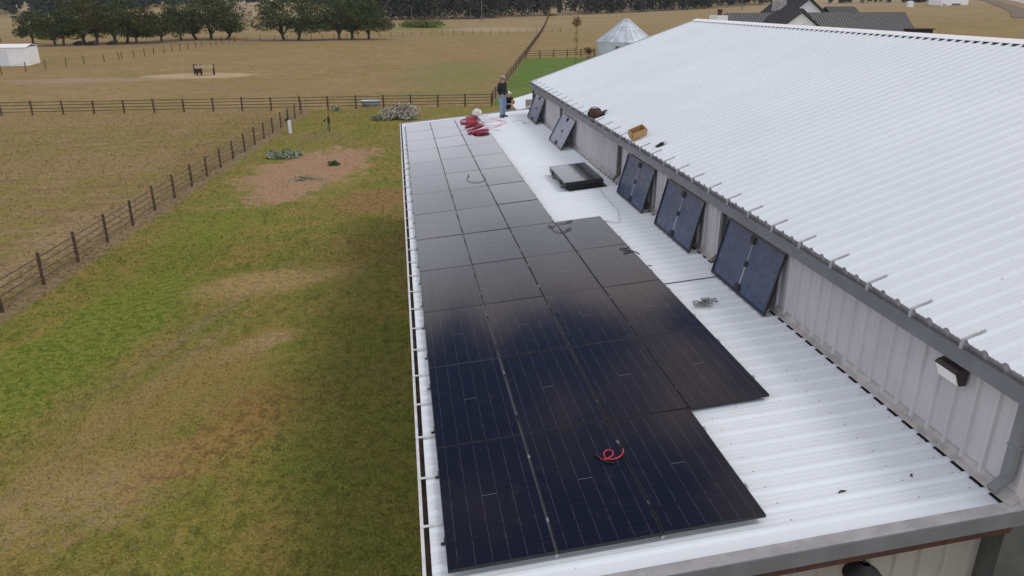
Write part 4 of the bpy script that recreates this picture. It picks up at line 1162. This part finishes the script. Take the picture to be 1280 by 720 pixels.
bush('plant_patch', 'spreading grey-green plant at the left edge of the bare garden bed', (-8.45,48.6), 2.7, 3.0, .55, M['sage'], 750, .22, 34, 'plant')
bush('plant_patch', 'single green weed on the bare garden bed', (-4.75,44.9), .9, .9, .45, M['weed'], 260, .16, 35, 'plant')
bush('plant_patch', 'faint low weeds on the near part of the garden bed', (-5.6,40.8), 3.4, 2.6, .14, M['sage'], 170, .12, 36, 'plant')
bush('thicket', 'long green bramble bank in front of the far woods', (8.5,292), 22, 11, 3.6, M['bramble'], 1700, .75, 37)
for k, (x, y, h) in enumerate(((28.6,118,8.2),(27.0,103,4.2))):
    root = thing('sapling', ('slender young tree with rusty leaf tuft on top, on the green lawn' if k == 0 else 'short rusty sapling in front of the slender one on the green lawn'), 'tree', (x, y, 0))
    rnd = random.Random(50+k); mb = MB(); mb.tube([(0,0,-.1),(.05,0,h*.5),(0,.05,h*.9)], [.045,.03,.012], 6)
    for q in range(10):
        z = h*rnd.uniform(.25,.85); a = rnd.uniform(0,6.28); mb.tube([(0,0,z),(.5*cos(a),.5*sin(a),z+.6)], [.02,.006], 4)
    mb.build('trunk', M['bark'], root)
    mb = MB(); leaves(mb, (0,0,h*.86), (.75,.75,h*.11), 170, .3, rnd, shell=.1); leaves(mb, (0,0,h*.45), (.55,.55,h*.38), 90, .22, rnd, shell=.1)
    mb.build('crown', M['rustleaf'], root)

# ------------------------------------------------------------------ yard and pasture objects
t_ = thing('hydrant_post', 'white square post with a black pump head in the yard by the diagonal fence', 'post', (-9.30,58.6,0))
mb = MB(); mb.box(-.11,.11,-.11,.11,0,1.02); mb.box(-.13,.13,-.13,.13,1.02,1.06); mb.build('post', M['whiteplastic'], t_)
mb = MB(); mb.tube([(-.12,-.02,.9),(-.12,-.02,1.6)], .035, 6); mb.tube([(-.12,-.02,1.15),(-.32,-.05,1.05)], [.10,.09], 8); mb.tube([(-.12,0,1.55),(.0,0,1.85)], .025, 6); mb.build('pump_head', M['black'], t_)
t_ = thing('yard_hydrant', 'black yard hydrant with a thin hose hoop beside it, above the garden bed', 'hydrant', (-6.15,59.0,0))
mb = MB(); mb.tube([(0,0,0),(0,0,1.0)], .04, 8); mb.tube([(0,0,.7),(0,0,1.25)], [.10,.085], 8); mb.tube([(0,0,1.2),(.02,0,1.75)], .022, 6); mb.tube([(0,0,1.1),(-.34,0,.98)], .03, 6); mb.tube([(-.34,0,.98),(-.40,0,.88)], [.07,.06], 8); mb.build('standpipe', M['black'], t_)
mb = MB(); mb.tube([(-.34+.44*cos(a)*.6-.05, .05, .42+.44*sin(a)) for a in [2*pi*i/20 for i in range(20)]], .016, 5, closed=True); mb.build('hose', M['darkgrey'], t_)
t_ = thing('stock_tank', 'pale galvanised water trough standing just behind the back fence', 'trough', (-3.1,74.4,0))
mb = MB(); mb.lathe([(.80,0),(.86,.62),(.89,.64),(.83,.62),(.77,.06)], (0,0,0), 20, M=Matrix.Diagonal((1.15,.6,1,1)).to_3x3()); mb.build('tub', M['galv'], t_, True)
mb = MB(); mb.tube([(1.0*cos(a), .52*sin(a), .63) for a in [2*pi*i/20 for i in range(20)]], .03, 6, closed=True); mb.build('rim', M['galv'], t_)
mb = MB(); mb.lathe([(.78,.50),(.0,.501)], (0,0,0), 20, M=Matrix.Diagonal((1.15,.6,1,1)).to_3x3(), capb=False, capt=False); mb.build('water', simple('trough_water', (.09,.12,.14), .1), t_)
t_ = thing('cattle_feeder', 'dark legged cattle feeder with tan top on the sandy patch', 'feeder', (-28.2,113.4,0), radians(6))
mb = MB(); mb.box(-1.3,1.2,-.55,.55,.98,1.25); mb.box(-1.34,1.24,-.6,-.55,1.0,1.42); mb.box(-1.34,1.24,.55,.6,1.0,1.42); mb.build('tray', M['tan'], t_)
for x in (-1.15, -.55, 1.2):
    for y in (-.5, .5):
        mb = MB(); mb.tube([(x,y,0),(x,y,1.5)], .085, 6); mb.build('leg', M['pergola'], t_)
mb = MB(); mb.box(-1.45,-.62,-.45,.45,.35,.95); mb.box(-1.5,-1.42,-.6,.6,.2,1.6); mb.build('hay_rack', M['pergola'], t_)
t_ = thing('white_shed', 'white metal shed with flat-looking roof at the left picture edge', 'shed', (-65.6,134.5,0), radians(8))
mb = MB(); mb.box(-4.6,4.2,0,7,0,2.9); mb.build('wall', M['shedwhite'], t_)
mb = MB(); mb.prism([(-.15,2.9),(3.5,3.3),(7.15,2.9),(7.15,2.96),(3.5,3.37),(-.15,2.96)], 'x', -4.75, 4.35); mb.build('roof', M['shedwhite'], t_)
mb = MB(); mb.box(-.5,1.4,-.02,-.002,0,2.5); mb.build('door', simple('pale_grey_door', (.62,.63,.66), .5), t_)
cows = [(-76.2,197.6,.3,'black cow lying at the left in the shade of the olive-topped oak'), (-73.0,196.2,-.4,'black cow lying in the middle under the left oaks'),
        (-68.8,198.6,.6,'black cow lying at the right of the three under the oaks')]
cr = None
for k, (x, y, a, lab) in enumerate(cows):
    if cr is None:
        cr = thing('cow', lab, 'cow')
        V = [(-.95,0,.48,.26,.28),(-.5,0,.55,.36,.36),(0,0,.55,.38,.36),(.45,0,.62,.30,.34),(.75,0,.82,.18,.22),(1.0,0,.98,.13,.15),(1.22,0,.86,.085,.09),
             (-.75,.38,.20,.13,.15),(-.25,.52,.12,.07,.07),(-.05,.50,.08,.05,.05),(.45,.34,.20,.10,.11),(.75,.42,.12,.06,.06),(.60,.50,.07,.05,.05),
             (-1.18,0,.45,.05,.05),(-1.28,.12,.15,.03,.03),(1.0,.19,1.06,.045,.025),(1.0,-.19,1.06,.045,.025),(-.75,-.35,.22,.13,.15),(.42,-.30,.2,.10,.11),(.70,-.36,.10,.06,.06)]
        skin_mesh('body', V, [(0,1),(1,2),(2,3),(3,4),(4,5),(5,6),(0,7),(7,8),(8,9),(3,10),(10,11),(11,12),(0,13),(13,14),(5,15),(5,16),(0,17),(3,18),(18,19)], M['cow'], cr, root=2)
        r = cr
    else: r = copy_tree(cr); r['label'] = lab
    r['group'] = 'cattle lying under the oaks'; r.location = (x, y, 0); r.rotation_euler = (0,0,a); r.scale = (1.1,1.1,1.1)

# ------------------------------------------------------------------ silo
si = thing('silo', 'round galvanised grain bin with conical ribbed roof behind the barn', 'silo', (43.2,139.5,0))
mb = MB(); R0 = 5.3
prof = []; z = 0
while z < 3.0: prof += [(R0, z), (R0+.025, z+.05)]; z += .1
mb.lathe(prof+[(R0,3.0)], (0,0,0), 40); mb.build('wall', M['galv'], si, True)
mb = MB()
n = 24
for i in range(n):
    a0, a1 = 2*pi*i/n, 2*pi*(i+1)/n
    for (r0, z0, r1, z1) in ((R0+.25, 2.95, 2.1, 5.55), (2.1, 5.58, .75, 6.65)):
        mb.add([(r0*cos(a0), r0*sin(a0), z0), (r0*cos(a1), r0*sin(a1), z0), (r1*cos(a1), r1*sin(a1), z1), (r1*cos(a0), r1*sin(a0), z1)], [(0,1,2,3)])
        mb.tube([(r0*cos(a0), r0*sin(a0), z0+.03), (r1*cos(a0), r1*sin(a0), z1+.03)], .045, 4)
mb.build('cone_roof', M['galv_roof'], si)
mb = MB(); mb.lathe([(.8,6.55),(.85,6.75),(.78,6.85),(.1,6.98)], (0,0,0), 20); mb.build('cap', M['galv_roof'], si, True)
mb = MB(); mb.box(-.35,.35,-R0-.06,-R0+.02,1.0,2.3); mb.build('hatch', M['darkgrey'], si)
for m in si.children:
    if m.name.startswith('hatch'): m.rotation_euler = (0,0,radians(-32))

# ------------------------------------------------------------------ low shed behind the barn
sh = thing('low_shed', 'lower shed with white roof and dark open side just beyond the barn', 'shed', (6.6,37.3,0))
def LZ(x): return 4.42 + .27*x
mb = MB(); y0, y1 = 0, 4.6
prof = [(y0,0)]
for c in rib_ys(y0, y1, .1): prof += [(c-.05,0),(c-.02,.025),(c+.02,.025),(c+.05,0)]
prof.append((y1,0))
for y, h in prof: mb.v += [(-.1, y, LZ(-.1)+h), (5.0, y, LZ(5.0)+h)]
for i in range(len(prof)-1): mb.f.append((2*i,2*i+1,2*i+3,2*i+2)); mb.m.append(0)
mb.build('roof', M['roof'], sh)
mb = MB(); mb.box(.35,.40,.1,4.5,0,LZ(.3)-.25); mb.box(-.05,.05,0,.12,0,4.3); mb.box(-.05,.05,4.4,4.55,0,4.3); mb.box(-.1,4.9,.02,.08,3.9,LZ(0)-.05); mb.build('side_boards', M['pergola'], sh)
mb = MB(); mb.box(-.15,-.10,-.02,4.62,4.30,4.44); mb.build('eave_trim', M['trim'], sh)
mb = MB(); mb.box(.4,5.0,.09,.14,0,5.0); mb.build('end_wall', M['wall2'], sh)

# ------------------------------------------------------------------ house
ho = thing('house', 'white house with charcoal metal roofs and two front gables beyond the barn ridge', 'house', (56.0,91.0,0), radians(9))
def gable_roof(mb, u0, u1, vr, half, zr, ze, th=.14, along='u'):
    # ridge along u at v = vr (or along v at u = vr)
    poly = [(vr-half, ze), (vr, zr), (vr+half, ze), (vr+half, ze-th), (vr, zr-th), (vr-half, ze-th)]
    mb.prism(poly, 'x' if along == 'u' else 'y', u0, u1)
    # standing seams
    u = u0+.3
    while u < u1-.1:
        for s in (-1, 1):
            a = (vr+s*.03, zr+.02); c = (vr+s*half, ze+.02)
            pts = [(u, a[0], a[1]), (u, c[0], c[1])] if along == 'u' else [(a[0], u, a[1]), (c[0], u, c[1])]
            mb.tube(pts, .028, 4)
        u += .45
mb = MB(); gable_roof(mb, -15.5, 12.4, 0, 4.7, 8.82, 4.4); mb.build('roof', M['houseroof'], ho)
mb = MB(); mb.box(-15.2,12.0,-4.3,4.3,0,4.5); mb.prism([(-4.3,4.5),(0,8.5),(4.3,4.5)], 'x', -15.2, 12.0); mb.build('wall', M['housewall'], ho)
mb = MB(); gable_roof(mb, -5.9, -.5, -8.4, 4.3, 9.12, 6.4, .16, 'v'); o = mb.build('gable_roof', M['houseroof'], ho)
mb = MB(); mb.box(-12.2,-4.6,-5.6,-4.35,0,6.35); mb.prism([(-12.4,6.36),(-8.4,8.9),(-4.4,6.36)], 'y', -5.6, -4.35); mb.build('gable_wall', M['housewall'], ho)
mb = MB(); gable_roof(mb, 7.6, 15.0, 2.9, 4.6, 10.65, 7.5, .18, 'v'); mb.build('gable_roof', M['houseroof'], ho)
mb = MB(); mb.box(-1.3,7.1,8.0,14.6,0,7.5); mb.prism([(-1.3,7.5),(2.9,10.42),(7.1,7.5)], 'y', 8.0, 14.6); mb.build('gable_wall', M['housewall'], ho)
mb = MB(); gable_roof(mb, 7.0, 12.2, 9.5, 2.8, 9.45, 7.6); mb.build('rear_roof', M['houseroof'], ho)
mb = MB(); gable_roof(mb, -3.2, .6, -6.4, 1.3, 9.35, 8.4, .12, 'v'); mb.build('dormer_roof', M['houseroof'], ho)
mb = MB(); mb.box(.2,1.5,11.0,12.6,0,11.4); mb.build('chimney', M['stone'], ho)
mb = MB(); mb.box(-17.3,-15.75,-1.2,.6,0,8.55); ch = mb.build('chimney', M['housewall'], ho)
mb = MB(); mb.lathe([(.30,8.55),(.26,9.0),(.34,9.05),(.34,9.25)], (-16.4,-.3,0), 10); mb.build('chimney_pot', M['rust'], ch)
mb = MB(); mb.prism([(-2.5,7.6),(.0,8.0),(2.5,7.6),(2.5,7.45),(-2.5,7.45)], 'x', -15.8, -14.2); mb.build('chimney_flashing', M['houseroof'], ho)
mb = MB(); mb.box(-1.9,5.9,-5.6,-5.0,2.4,3.0); mb.build('porch_beam', M['pergola'], ho)
pg = thing('pergola', 'dark timber pergola at the right end of the charcoal roofed house', 'pergola', (68.6,92.0,0), radians(9))
mb = MB()
for q in range(10): mb.box(-1.9+.42*q, -1.80+.42*q, -2.2, 2.2, 6.45, 6.65)
mb.box(-2.0,2.2,-2.0,-1.85,6.2,6.45); mb.box(-2.0,2.2,1.85,2.0,6.2,6.45); mb.box(-2.05,2.25,-2.25,2.25,6.66,6.78); mb.build('roof', M['pergola'], pg)
for x in (1.3, 2.05):
    for y in (-1.92, 1.92):
        mb = MB(); mb.box(x-.09,x+.09,y-.09,y+.09,0,6.2); mb.build('post', M['pergola'], pg)

# ------------------------------------------------------------------ far structures
wb = thing('white_barn', 'white metal building cut off by the top picture edge near the road', 'barn', (259,333,T(259,333)), radians(-6))
mb = MB(); mb.box(-6.5,6.2,0,11,-.5,4.6); mb.build('wall', M['shedwhite'], wb)
mb = MB(); mb.prism([(-6.8,4.6),(0,6.4),(6.5,4.6),(6.5,4.75),(0,6.6),(-6.8,4.75)], 'y', -.3, 11.3); mb.build('roof', M['shedwhite'], wb)
mb = MB(); mb.box(-1.6,2.6,-.05,-.002,0,.75); mb.box(-5.8,-4.5,-.05,-.002,0,.5); mb.build('skirt_gap', M['darkgrey'], wb)
ph = thing('pump_house', 'tiny white pump house on the pasture right of the house', 'hut', (235.5,332,T(235.5,332)))
mb = MB(); mb.box(-1,1,-1,1,-.2,1.9); mb.build('wall', M['shedwhite'], ph); mb = MB(); mb.prism([(-1.2,1.9),(0,2.7),(1.2,1.9)], 'y', -1.2, 1.2); mb.build('roof', M['shedwhite'], ph)
bl = thing('hunting_blind', 'tan box hut on legs at the far end of the long fence', 'hut', (76,374,T(76,374)), radians(10))
mb = MB(); mb.box(-1.7,1.7,-1.5,1.5,1.0,3.5); mb.build('cabin', M['tan'], bl); mb = MB(); mb.prism([(-2,3.5),(0,4.6),(2,3.5)], 'y', -1.8, 1.8); mb.build('roof', M['darkgrey'], bl)
for x in (-1.5, 1.5):
    for y in (-1.3, 1.3):
        mb = MB(); mb.box(x-.12,x+.12,y-.12,y+.12,-.3,1.0); mb.build('leg', M['pergola'], bl)
for k, (x, y, h, lab) in enumerate(((36.6,331,11.5,'tall thin utility pole at the left wood edge above the standing man'), (171,370,11,'pale utility pole in front of the right wood above the barn ridge'), (7.3,343,6,'short pale pole before the woods behind the bramble'))):
    up = thing('utility_pole', lab, 'pole', (x, y, T(x, y)))
    mb = MB(); mb.tube([(0,0,-.3),(0,0,h)], [.24,.15], 8); mb.build('pole', M['poleW'], up)
    if h > 8:
        mb = MB(); mb.box(-1.2,1.2,-.08,.08,h-.9,h-.7); mb.build('crossarm', M['poleW'], up)
        mb = MB(); mb.lathe([(.3,h-2.2),(.32,h-1.2),(.1,h-1.1)], (.35,-.1,0), 8); mb.build('transformer', M['whiteplastic'], up)

# ------------------------------------------------------------------ air
mb = MB(); mb.box(-1800, 2400, -300, 2800, -2, 45)
m = bpy.data.materials.new('haze_air'); m.use_nodes = True; nt = m.node_tree; nt.nodes.remove(nt.nodes['Principled BSDF'])
pv = nt.nodes.new('ShaderNodeVolumePrincipled'); pv.inputs['Color'].default_value = (.80,.86,.95,1); pv.inputs['Density'].default_value = .00010
nt.links.new(pv.outputs[0], nt.nodes['Material Output'].inputs['Volume'])
hz = mb.build('haze', m); tag(hz, kind='stuff')
